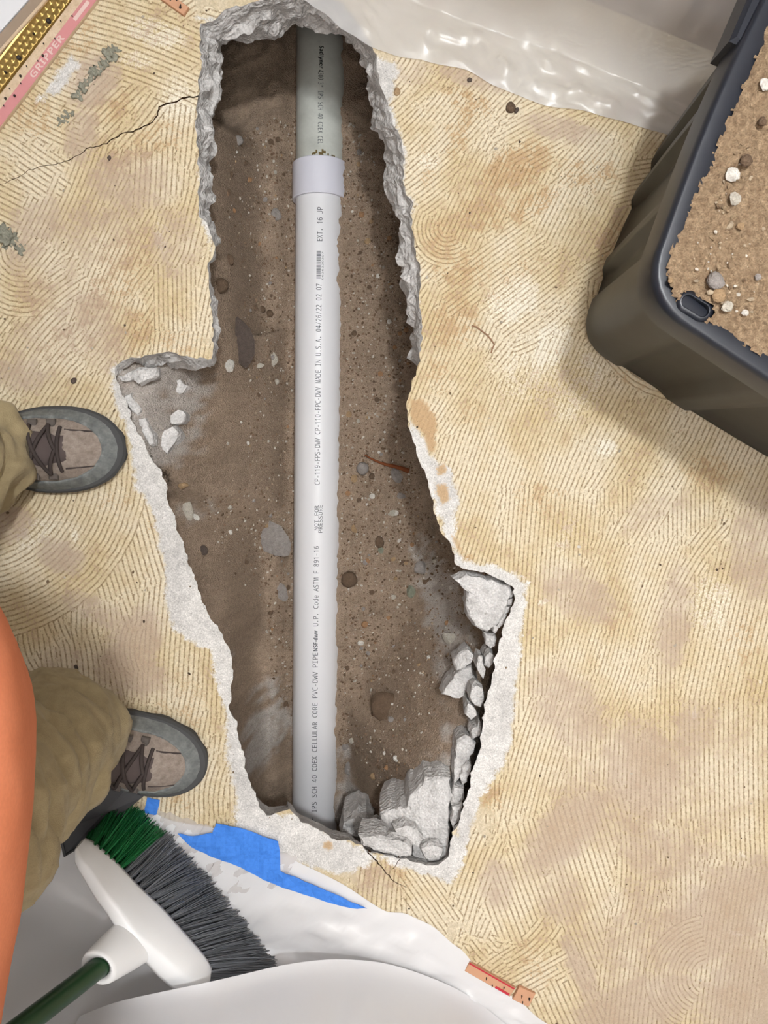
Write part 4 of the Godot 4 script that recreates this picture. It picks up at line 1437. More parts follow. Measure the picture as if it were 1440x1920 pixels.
	for i in 9:
		var t := i / 8.0
		pts.append(a.lerp(b, t) + Vector3(0, 0.006 + 0.004 * sin(t * 9.0), 0.003 * sin(t * 5.0)))
		rad.append(0.0012 + 0.0035 * t)
	solo("wood_splinter", tube(pts, rad, 6, false), M.twig, "reddish brown wood splinter lying on the soil right of pipe", "splinter")
	# loose bits on the floor
	for s in [[957, 203, 20, 0.7, "stone_brown", 0.4, "dark brown stone on the floor below the clear film"], [968, 207, 10, 0.7, "stone_slate", 0.4, "tiny dark crumb touching the dark brown floor stone"], [880, 150, 9, 0.8, "stone_slate", 0.5, "tiny dark crumb near the trench corner by the film"], [745, 172, 14, 0.5, "stone_tan", 0.5, "flat tan chip on the dusty trench corner"], [138, 714, 12, 0.6, "stone_slate", 0.5, "dark crumb on the floor above the upper boot"], [124, 1278, 12, 0.7, "stone_slate", 0.5, "dark crumb at the edge of the blue tape by the trousers"], [143, 1250, 9, 0.7, "stone_slate", 0.5, "small dark crumb up from the trouser leg"], [205, 296, 8, 0.8, "stone_slate", 0.3, "tiny dark pebble below the long crack"], [1085, 1025, 7, 0.6, "stone_white", 0.5, "tiny white chip on the ridged floor, right of trench"]]:
		stone(P(s[0], s[1], 0.001), s[2] * 0.5 * 0.763e-3, s[3], s[4], s[5], s[6], "", "floor_crumb", 1.2)
	scatter_grit("floor_crumbs", 420, "tiny dark crumbs of dirt scattered on the floor", func(r: RandomNumberGenerator) -> Vector3:
		for k in 30:
			var x := r.randf_range(-0.54, 0.56)
			var z := r.randf_range(-0.64, 0.9)
			if not inside(Vector2(x, z), hole_c): return Vector3(x, 0.0004, z)
		return Vector3(0.6, 0, 0.9), [Color(0.10, 0.07, 0.05), Color(0.2, 0.14, 0.09), Color(0.5, 0.45, 0.38)], 0.0005, 0.0024, 9)
	# dried mortar ridges
	mortar([[210, 105, 24, 19], [196, 125, 16, 14], [180, 140, 20, 15], [160, 165, 18, 14], [148, 182, 13, 12]], "grey-green dried mortar ridge near the wooden gripper strip")
	mortar([[130, 222, 14, 10], [118, 230, 9, 7]], "small dried mortar dab below the mortar ridge")
	mortar([[18, 452, 26, 24], [2, 436, 20, 20], [40, 470, 14, 10]], "grey dried mortar patch at the left floor edge")

var hole_c := PackedVector2Array()

func mortar(list: Array, label: String) -> void:
	var bones := []
	for i in list.size():
		var s: Array = list[i]
		var p := P(s[0], s[1], -0.004)
		bones.append([p, s[2] * 0.36e-3 + 0.002, p + Vector3(0.004, 0.001, -0.004), s[3] * 0.36e-3 + 0.001])
	var m := sdf_mesh(bones, 0.004, 0.002, [], 0.006, Vector3(190, 190, 190))
	solo("mortar_lump", m, M.mortar, label, "mortar")

# ================= broken concrete pieces =================
func chunk(called: String, pts: Array, h: float, thick: float, tilt: Vector2, label: String, group := "", mat: Material = null) -> void:
	# outline traced on the piece's own top face at height h
	var poly := PackedVector2Array()
	var mid := Vector2.ZERO
	for q in pts:
		var p := P2(q[0], q[1], h)
		poly.append(p)
		mid += p
	mid /= pts.size()
	var fine := PackedVector2Array()
	for i in poly.size():
		var a := poly[i]
		var b := poly[(i + 1) % poly.size()]
		var k := maxi(1, int(a.distance_to(b) / 0.006))
		for j in k:
			var p := a.lerp(b, float(j) / k)
			fine.append(p + Vector2(nb.get_noise_2d(p.x * 140, p.y * 140), nb.get_noise_2d(p.y * 140, p.x * 140 + 30)) * 0.0022)
	var n := fine.size()
	var rings := []
	var ctr := Vector3(mid.x, 0, mid.y)
	for e in [[0.92, -thick], [1.06, -thick * 0.6], [1.08, -thick * 0.3], [1.02, -0.004], [0.965, 0.0], [0.7, 0.001], [0.4, 0.0012], [0.1, 0.001]]:
		var ring := []
		for i in n:
			var p := mid + (fine[i] - mid) * float(e[0])
			var y: float = h + e[1] + (p - mid).dot(tilt)
			var g := nz.get_noise_3d(p.x * 40, y * 40, p.y * 40)
			var q := Vector3(p.x, y, p.y)
			if float(e[1]) < -0.003: q += Vector3(p.x - mid.x, 0, p.y - mid.y).normalized() * g * 0.006
			else: q.y += g * 0.0035
			ring.append(q)
		rings.append(ring)
	var m := flat(loft(rings, false, true))
	solo(called, m, mat if mat else M.concrete, label, "concrete", group)

func build_rubble() -> void:
	for i in range(0, hole.size(), 3): hole_c.append(hole[i])
	chunk("concrete_chunk", [[854, 1087], [878, 1077], [905, 1083], [930, 1091], [950, 1099], [957, 1108], [946, 1148], [931, 1170], [914, 1185], [898, 1178], [883, 1161], [876, 1137], [879, 1109], [864, 1099]], -0.018, 0.06, Vector2(0.05, 0.02), "large smooth pale concrete slab piece wedged in the right corner")
	var nth := ["first", "second", "third", "fourth", "fifth", "sixth"]
	var ni := 0
	var gp := "broken pieces along the right edge crack"
	for q in [[[909, 1190], [927, 1190], [928, 1209], [921, 1219], [911, 1207]], [[919, 1222], [925, 1228], [923, 1242], [917, 1253], [909, 1245], [907, 1232]], [[898, 1228], [903, 1232], [907, 1249], [912, 1263], [905, 1272], [896, 1261], [893, 1249]], [[884, 1290], [894, 1286], [905, 1292], [907, 1313], [902, 1328], [892, 1322], [880, 1307]], [[878, 1318], [886, 1322], [894, 1330], [894, 1342], [884, 1348], [875, 1338]], [[898, 1347], [903, 1355], [902, 1378], [886, 1388], [884, 1372], [894, 1361]]]:
		chunk("concrete_chunk", q, -0.028 - rng.randf() * 0.012, 0.05, Vector2(rng.randf_range(-0.1, 0.2), rng.randf_range(-0.1, 0.1)), nth[ni] + " broken piece along the crack, counted from the pale slab piece", gp)
		ni += 1
	chunk("concrete_chunk", [[850, 1242], [865, 1224], [875, 1217], [890, 1226], [884, 1242], [859, 1259]], -0.075, 0.05, Vector2(0.3, 0), "flat grey concrete piece lying inside, upper of two by the crack")
	chunk("concrete_chunk", [[859, 1261], [884, 1249], [886, 1265], [894, 1276], [877, 1288], [863, 1311], [830, 1305], [832, 1295], [848, 1276]], -0.085, 0.06, Vector2(0.25, 0.05), "flat grey concrete piece lying inside, lower of two by the crack")
	chunk("concrete_chunk", [[857, 1392], [873, 1382], [889, 1394], [888, 1409], [875, 1427], [865, 1438], [861, 1463], [852, 1473], [850, 1457], [855, 1419]], -0.05, 0.07, Vector2(0.2, 0), "tall narrow concrete shard leaning in the lower right crack")
	chunk("concrete_chunk", [[876, 1429], [883, 1432], [880, 1452], [875, 1467], [866, 1470], [862, 1462], [867, 1441]], -0.04, 0.06, Vector2(0.1, 0), "small concrete shard right of the tall narrow shard")
	chunk("concrete_chunk", [[852, 1476], [869, 1478], [869, 1498], [861, 1508], [849, 1508], [848, 1487]], -0.045, 0.06, Vector2(0.1, 0), "squarish speckled concrete piece below the tall narrow shard")
	chunk("concrete_chunk", [[849, 1512], [866, 1511], [865, 1528], [851, 1556], [847, 1547]], -0.03, 0.06, Vector2(0.05, 0), "pointed pale concrete piece at the bottom of the crack")
	chunk("concrete_slab_piece", [[765, 1500], [782, 1484], [798, 1465], [827, 1457], [841, 1460], [843, 1494], [839, 1548], [842, 1566], [838, 1597], [813, 1620], [788, 1614], [774, 1604], [774, 1580], [763, 1574], [738, 1571], [722, 1568], [717, 1534], [734, 1524], [765, 1519]], -0.05, 0.12, Vector2(0.25, 0.1), "big sloping grey concrete block in the lower right of the trench")
	chunk("concrete_slab_piece", [[677, 1569], [692, 1567], [740, 1575], [762, 1580], [772, 1590], [771, 1605], [748, 1607], [727, 1600], [694, 1591], [680, 1586]], -0.012, 0.06, Vector2(0.0, 0.0), "long light concrete sliver at the lower trench rim")
	chunk("concrete_chunk", [[644, 1544], [669, 1530], [686, 1532], [696, 1550], [686, 1565], [661, 1569], [648, 1573], [640, 1561]], -0.17, 0.10, Vector2(0, 0.1), "rough grey concrete lump between the pipe and the big block")
	chunk("concrete_chunk", [[690, 1562], [706, 1556], [716, 1562], [714, 1572], [698, 1574]], -0.13, 0.06, Vector2(0, 0), "small grey lump beside the rough lump near the pipe end")
	chunk("concrete_chunk", [[738, 1556], [760, 1548], [778, 1556], [792, 1572], [786, 1588], [764, 1580], [748, 1574]], -0.028, 0.04, Vector2(0.1, 0), "crumbly grey bit resting on the big sloping block")
	chunk("concrete_chunk", [[790, 1590], [812, 1584], [830, 1592], [822, 1612], [800, 1612]], -0.02, 0.03, Vector2(0, 0), "cracked grey bit in the bottom corner of the trench")
	chunk("concrete_chunk", [[221, 707], [250, 693], [266, 690], [294, 691], [294, 704], [285, 709], [271, 715], [258, 718], [249, 713], [236, 716], [226, 714]], -0.02, 0.03, Vector2(0.02, 0.02), "pale cracked concrete piece in the left notch")
	chunk("concrete_chunk", [[296, 812], [322, 800], [334, 812], [326, 836], [312, 850], [300, 838]], -0.062, 0.05, Vector2(-0.3, 0), "dusty concrete lump on the left shelf below the notch")
	chunk("concrete_chunk", [[318, 778], [334, 766], [346, 776], [338, 796], [322, 798]], -0.075, 0.05, Vector2(-0.3, 0), "dusty concrete lump at the edge of the left shelf")
	chunk("concrete_chunk", [[306, 862], [322, 850], [336, 858], [330, 876], [312, 882]], -0.105, 0.06, Vector2(-0.2, 0), "crumbled concrete lump where the left shelf ends")
	chunk("concrete_chunk", [[236, 742], [246, 738], [254, 752], [262, 770], [256, 778], [244, 764]], -0.02, 0.04, Vector2(-0.4, 0), "thin dusty flake along the left crack below the notch piece")
	chunk("concrete_chunk", [[262, 786], [272, 784], [282, 806], [288, 830], [280, 834], [268, 810]], -0.025, 0.04, Vector2(-0.4, 0), "thin dusty flake further down the left crack")
	chunk("concrete_chunk", [[318, 716], [336, 712], [350, 722], [344, 738], [326, 738]], -0.095, 0.05, Vector2(-0.3, 0), "pale dusty lump under the lip of the left notch")
	for q in [[[956, 1108], [963, 1106], [962, 1118], [957, 1122]], [[953, 1124], [961, 1120], [958, 1134], [952, 1136]], [[946, 1140], [957, 1136], [953, 1150], [946, 1152]], [[938, 1158], [949, 1152], [944, 1168], [938, 1176], [932, 1172]], [[926, 1170], [936, 1176], [930, 1188], [925, 1184]]]:
		chunk("concrete_chip", q, -0.022, 0.03, Vector2(0, 0), "small concrete chip between the pale slab piece and the rim", "chips along the pale slab piece")

# ================= plastic film =================
var SH_O: Vector2
var SH_E: Vector2
var SH_N: Vector2

func sheet_frame() -> void:
	SH_O = P2(300, 1525)
	SH_E = (P2(1040, 1930) - P2(300, 1525)).normalized()
	SH_N = Vector2(-SH_E.y, SH_E.x)

func lerp_table(t: Array, x: float) -> float:
	if x <= float(t[0][0]): return t[0][1]
	for i in t.size() - 1:
		if x <= float(t[i + 1][0]):
			var u: float = (x - t[i][0]) / (t[i + 1][0] - t[i][0])
			u = u * u * (3.0 - 2.0 * u)
			return lerpf(t[i][1], t[i + 1][1], u)
	return t[-1][1]

# film that lies on the floor from its edge, turns up at distance q and hangs to the ceiling
func hung_film(o: Vector2, e: Vector2, n: Vector2, s0: float, s1: float, edge: Array, q: Array, lean: Array, ruck: float, seed_off: float, floor_gap := 0.002, top := 2.3) -> ArrayMesh:
	var cols := int((s1 - s0) / 0.009)
	var prof := [0.0, 0.1, 0.2, 0.3, 0.4, 0.5, 0.6, 0.7, 0.78, 0.86, 0.93, 1.0]
	var ups := [0.01, 0.02, 0.035, 0.05, 0.07, 0.09, 0.115, 0.14, 0.17, 0.2, 0.25, 0.3, 0.36, 0.44, 0.55, 0.7, 0.9, 1.2, 1.6, 2.0, top]
	var rows := prof.size() + ups.size()
	var v := PackedVector3Array()
	for r in rows:
		for c in cols:
			var s := s0 + (s1 - s0) * c / (cols - 1)
			var ed := lerp_table(edge, s)
			var qq := lerp_table(q, s)
			var y := 0.0
			var d := 0.0
			if r < prof.size():
				d = lerpf(ed, qq, prof[r])
				y = floor_gap + ruck * maxf(0.0, nz.get_noise_2d(s * 11 + seed_off, d * 26) + 0.15) * sin(PI * prof[r]) + 0.4 * ruck * maxf(0.0, nb.get_noise_2d(s * 30, d * 60 + seed_off)) * minf(1.0, prof[r] * 6.0)
			else:
				var h: float = ups[r - prof.size()]
				var turn := 0.04 * (1.0 - exp(-h / 0.03))
				d = qq + turn + lerp_table(lean, s) * smoothstep(0.05, 0.5, h) + (nz.get_noise_2d(s * 5 + seed_off, h * 2.2) * 0.022 + nb.get_noise_2d(s * 22 + seed_off, h * 4) * 0.006) * smoothstep(0.0, 0.15, h)
				y = h + floor_gap
			var p := o + e * s + n * d
			v.append(Vector3(p.x, y, p.y))
	return grid(v, rows, cols)

func build_sheets() -> void:
	# white curtain by the broom: distances are metres along / across its foot line
	var toS := func(px: float, py: float) -> Vector2:
		var d := P2(px, py) - SH_O
		return Vector2(d.dot(SH_E), d.dot(SH_N))
	var edge := []
	for p in [[-60, 1380], [60, 1440], [200, 1500], [300, 1528], [430, 1562], [530, 1600], [640, 1655], [720, 1706], [765, 1713], [807, 1733], [859, 1775], [901, 1818], [965, 1870], [1018, 1913], [1100, 1980]]:
		var q: Vector2 = toS.call(p[0], p[1])
		edge.append([q.x, q.y])
	var qd := [[-0.9, 0.16], [0.10, 0.17], [0.16, 0.16], [0.215, 0.105], [0.30, 0.085], [0.42, 0.075], [0.52, 0.045], [0.60, 0.035], [1.2, 0.03]]
	var lean := [[-0.5, 0.05], [0.1, 0.04], [0.25, 0.06], [0.8, 0.08]]
	solo("film_curtain", hung_film(SH_O, SH_E, SH_N, -0.9, 1.3, edge, qd, lean, 0.012, 3.0), M.film_thick, "white milky plastic film curtain rising behind and over the broom", "plastic sheet")
	# thinner second layer lying on the floor beyond the tape
	var thin_v := PackedVector3Array()
	for r in 9:
		for c in 60:
			var t := c / 59.0
			var a := P2(lerpf(285, 560, t), lerpf(1512, 1606, t)) + Vector2(nb.get_noise_1d(c * 0.7), nb.get_noise_1d(c * 0.7 + 40)) * 0.004
			var p := a + SH_N * (r * 0.011)
			thin_v.append(Vector3(p.x, 0.002 + 0.007 * maxf(0.0, nz.get_noise_2d(p.x * 34, p.y * 34) + 0.1) * sin(PI * r / 8.0), p.y))
	solo("film_scrap", grid(thin_v, 9, 60), M.film_thin, "crumpled clear film strip on the floor above the blue tape", "plastic sheet")
	# loose flap of the curtain that folds over the end of the broom
	var hem := [[150, 1905, 0.15], [215, 1880, 0.19], [292, 1862, 0.20], [379, 1844, 0.19], [450, 1828, 0.15], [519, 1812, 0.11], [590, 1801, 0.075], [650, 1799, 0.045], [720, 1806, 0.025], [800, 1830, 0.015], [880, 1868, 0.01], [960, 1930, 0.008]]
	var fv := PackedVector3Array()
	var cols := 100
	var ups := [0.0, 0.006, 0.02, 0.045, 0.08, 0.13, 0.2, 0.32, 0.5, 0.8, 1.3, 2.1]
	for r in ups.size():
		for c in cols:
			var u := c / (cols - 1.0) * (hem.size() - 1)
			var i := mini(int(u), hem.size() - 2)
			var f := u - i
			var p0 := P(hem[maxi(i - 1, 0)][0], hem[maxi(i - 1, 0)][1], hem[maxi(i - 1, 0)][2])
			var p1 := P(hem[i][0], hem[i][1], hem[i][2])
			var p2 := P(hem[i + 1][0], hem[i + 1][1], hem[i + 1][2])
			var p3 := P(hem[mini(i + 2, hem.size() - 1)][0], hem[mini(i + 2, hem.size() - 1)][1], hem[mini(i + 2, hem.size() - 1)][2])
			var b := p1.cubic_interpolate(p2, p0, p3, f)
			var h: float = ups[r]
			var d := 0.05 * smoothstep(0.0, 0.5, h) + 0.012 * (1.0 - exp(-h / 0.012)) + 0.018 * nz.get_noise_2d(u * 0.35, h * 2.0) * smoothstep(0.0, 0.2, h)
			fv.append(b + Vector3(SH_N.x * d, h, SH_N.y * d))
	solo("film_flap", grid(fv, ups.size(), cols), M.film_thick, "smooth white film flap folded over the end of the broom", "plastic sheet")
	# blue tape
	tape("masking_tape", [[332, 1564], [362, 1568], [398, 1562], [405, 1544], [430, 1548], [453, 1554], [490, 1566], [522, 1577], [525, 1605], [526, 1633], [560, 1648], [595, 1662], [640, 1682], [688, 1704], [670, 1705], [630, 1697], [570, 1678], [511, 1657], [464, 1633], [430, 1617], [395, 1607], [360, 1588]], 0.009, "wide torn piece of blue masking tape on the white film edge")
	tape("masking_tape", [[276, 1496], [300, 1500], [292, 1530], [270, 1524]], 0.004, "small blue masking tape end beside the lower boot")
	tape("masking_tape", [[66, 1268], [96, 1274], [128, 1284], [124, 1296], [70, 1292]], 0.003, "sliver of blue masking tape near the khaki trouser leg, far end")
	tape("masking_tape", [[178, 1318], [200, 1324], [222, 1336], [205, 1346], [180, 1334]], 0.003, "sliver of blue masking tape touching the lower boot heel side")
	# clear film along the upper right partition
	var o := P2(560, -12)
	var e := (P2(1258, 256) - o).normalized()
	var n := Vector2(e.y, -e.x)
	var ed2 := []
	for p in [[500, -60], [560, -4], [600, 22], [650, 62], [700, 92], [740, 106], [800, 117], [876, 134], [929, 164], [1009, 196], [1111, 214], [1191, 237], [1258, 257], [1400, 300]]:
		var d := P2(p[0], p[1]) - o
		ed2.append([d.dot(e), d.dot(n)])
	solo("film_skirt", hung_film(o, e, n, -0.12, 1.7, ed2, [[-0.2, 0.03], [0.2, 0.045], [0.4, 0.05], [0.6, 0.045], [1.5, 0.05]], [[0, 0.0], [1, 0.0]], 0.012, 21.0, 0.003), M.film, "clear plastic film hung over the beige partition wall at the tote", "plastic sheet")

func tape(called: String, pts: Array, h: float, label: String) -> void:
	var poly := PackedVector2Array()
	for q in pts:
		poly.append(P2(q[0], q[1], h))
	var fine := PackedVector2Array()
	for i in poly.size():
		var a := poly[i]
		var b := poly[(i + 1) % poly.size()]
		for j in 3: fine.append(a.lerp(b, j / 3.0) + Vector2(nb.get_noise_2d(a.x * 200 + j, a.y * 200), nb.get_noise_2d(a.y * 200, a.x * 200 + j)) * 0.0006)
	# inner points so that the tape can ripple
	var lo := Vector2(1e9, 1e9)
	var hi := -lo
	for p in fine:
		lo = lo.min(p)
		hi = hi.max(p)
	var all := fine.duplicate()
	var x := lo.x
	while x < hi.x:
		var y := lo.y
		while y < hi.y:
			if inside(Vector2(x, y), fine) and sdist(Vector2(x, y), fine) < -0.003: all.append(Vector2(x, y))
			y += 0.007
		x += 0.007
	var tr := Geometry2D.triangulate_delaunay(all)
	var v := PackedVector3Array()
	for layer in 2:
		for p in all:
			v.append(Vector3(p.x, h - layer * 0.0004 + 0.004 * nz.get_noise_2d(p.x * 30, p.y * 30), p.y))
	var idx := PackedInt32Array()
	for i in range(0, tr.size(), 3):
		var c := (all[tr[i]] + all[tr[i + 1]] + all[tr[i + 2]]) / 3.0
		if inside(c, fine):
			idx.append_array([tr[i], tr[i + 1], tr[i + 2]])
			idx.append_array([tr[i] + all.size(), tr[i + 2] + all.size(), tr[i + 1] + all.size()])
	solo(called, raw(v, idx, false), M.tape, label, "tape")

# ================= worker =================
func boot_w(x: float) -> float:
	if x < 0.03: return 0.037 * sqrt(maxf(0.0, 1.0 - pow((0.03 - x) / 0.03, 2)))
	if x > 0.215: return 0.054 * sqrt(maxf(0.0, 1.0 - pow((x - 0.215) / 0.085, 2.2)))
	return lerp_table([[0.03, 0.037], [0.11, 0.038], [0.2, 0.054], [0.215, 0.054]], x)

func boot_top(x: float) -> float:
	return lerp_table([[0.0, 0.125], [0.06, 0.135], [0.1, 0.128], [0.14, 0.104], [0.19, 0.083], [0.24, 0.072], [0.3, 0.06]], x)

func boot_y(x: float, z: float) -> float:
	var s := 1.0 - absf(z) / maxf(boot_w(x), 0.001) if x <= 0.2 else 1.0 - sqrt(pow((x - 0.2) / 0.1, 2) + pow(z / 0.054, 2))
	s = clampf(s, 0.0, 1.0)
	return 0.022 + (boot_top(x) - 0.022) * (1.0 - pow(1.0 - s, 2.2))

func boot_outline() -> Array:
	var o := []
	for j in 33: o.append(Vector2(0.15 * (1.0 - cos(PI * j / 32.0)), boot_w(0.15 * (1.0 - cos(PI * j / 32.0)))))
	for j in range(1, 32): o.append(Vector2(0.15 * (1.0 - cos(PI * (32 - j) / 32.0)), -boot_w(0.15 * (1.0 - cos(PI * (32 - j) / 32.0)))))
	return o

func make_boot(parent: Node3D, toe: Vector3, heading: float, tag_label: String) -> void:
	var ol := boot_outline()
	var n := ol.size()
	var rings := []
	for k in 13:
		var s := k / 12.0
		var ring := []
		for q in ol:
			var a := Vector2(clampf(q.x, 0.05, 0.2), 0)
			var p: Vector2 = q.lerp(a, s)
			var y := 0.022 + (boot_top(p.x) - 0.022) * (1.0 - pow(1.0 - s, 2.2))
			y += 0.0015 * nb.get_noise_2d(p.x * 90, p.y * 90)
			ring.append(Vector3(p.x, y, p.y))
		rings.append(ring)
	var up := part("boot", loft(rings, true, true), M.leather, parent)
	up.transform = Transform3D(Basis(Vector3.UP, heading), toe - parent.position - Basis(Vector3.UP, heading) * Vector3(0.305, 0, 0))
	up.set_meta("label", tag_label)
	# rubber rand round the toe
	rings = []
	for k in 8:
		var ring := []
		for q in ol:
			var am := smoothstep(0.06, 0.21, q.x)
			var s: float = [0.0, 0.04, 0.08, 0.12, 0.17, 0.21, 0.23, 0.23][k] * (0.12 + 0.88 * am)
			var a := Vector2(clampf(q.x, 0.05, 0.2), 0)
			var p: Vector2 = q.lerp(a, s)
			var o: Vector2 = (q - a).normalized()
			var th: float = 0.004 if k < 6 else (0.0025 if k == 6 else -0.002)
			p += o * th * (1.0 - s)
			var y := 0.018 + (boot_top(p.x) - 0.018) * (1.0 - pow(1.0 - s, 2.2)) + th * 0.7
			ring.append(Vector3(p.x, y + 0.001 * nb.get_noise_2d(p.x * 150, p.y * 150), p.y))
		rings.append(ring)
	part("toe_rand", loft(rings, true, false), M.rubber, up)
	# lugged sole
	rings = []
	for e in [[0.001, 0.0], [0.004, 0.004], [0.006, 0.014], [0.0065, 0.02], [0.004, 0.025], [-0.004, 0.027]]:
		var ring := []
		for i in n:
			var q: Vector2 = ol[i]
			var d: Vector2 = (ol[(i + 1) % n] - ol[(i + n - 1) % n]).normalized()
			var w := Vector2(-d.y, d.x)
			if w.dot(q - Vector2(0.15, 0)) < 0.0: w = -w
			var lug := 0.0022 if (i / 2) % 2 == 0 and float(e[1]) < 0.02 else 0.0
			var p := q + w * (float(e[0]) - lug)
			ring.append(Vector3(p.x, e[1], p.y))
		rings.append(ring)
	part("sole", loft(rings, false, true), M.sole, up)
	# tongue
	var tv := PackedVector3Array()
	for r in 12:
		for c in 9:
			var x := lerpf(0.135, 0.240, r / 11.0)
			var z := lerpf(-0.026, 0.026, c / 8.0) * (1.0 - 0.25 * pow(r / 11.0, 4))
			tv.append(Vector3(x, boot_y(x, z) + 0.0035 + 0.002 * nb.get_noise_2d(x * 80, z * 50) - (0.005 if c == 0 or c == 8 or r == 11 else 0.0), z))
	part("tongue", grid(tv, 12, 9), M.tongue, up)
	# seams on the vamp
	for sg in [-1.0, 1.0]:
		var pts := []
		var rad := []
		for k in 8:
			var x := lerpf(0.236, 0.272, k / 7.0)
			var z: float = sg * lerpf(0.026, 0.023, k / 7.0)
			pts.append(Vector3(x, boot_y(x, z) + 0.0012, z))
			rad.append(0.0014)
		part("seam", tube(pts, rad, 6), M.lace, up)
	# hooks and laces
	var xs := [0.170, 0.195, 0.218]
	for x in xs:
		for sg in [-1.0, 1.0]:
			var z: float = sg * 0.036
			var y := boot_y(x, z)
			part("lace_hook", join([box(Vector3(x, y + 0.002, z), Vector3(0.006, 0, 0), Vector3(0, 0.003, 0), Vector3(0, 0, 0.005), 0.0015), box(Vector3(x, y + 0.004, z - sg * 0.007), Vector3(0.0045, 0, 0), Vector3(0, 0.0025, 0), Vector3(0, 0, 0.003), 0.001)]), M.hook, up)
	for i in 3:
		for sg in [-1.0, 1.0]:
			var x0: float = xs[i]
			var x1: float = xs[mini(i + 1, 2)] + (0.012 if i == 2 else 0.0)
			var pts := []
			var rad := []
			for k in 11:
				var t := k / 10.0
				var x := lerpf(x0, x1, t)
				var z: float = lerpf(-0.033 * sg, 0.033 * sg if i < 2 else 0.0, t)
				pts.append(Vector3(x, boot_y(x, z) + 0.006 + 0.002 * sin(PI * t) + (0.002 if sg > 0 else 0.0), z))
				rad.append(0.0027)
			part("lace", tube(pts, rad, 6), M.lace, up)
	var bow := []
	var br := []
	for k in 9:
		var z := lerpf(-0.03, 0.03, k / 8.0)
		bow.append(Vector3(0.232, boot_y(0.232, z) + 0.006, z))
		br.append(0.0026)
	part("lace", tube(bow, br, 6), M.lace, up)

func world_part(called: String, m: Mesh, mat: Material, parent: Node3D) -> MeshInstance3D:
	var o := part(called, m, mat, parent)
	o.position = -parent.position
	return o

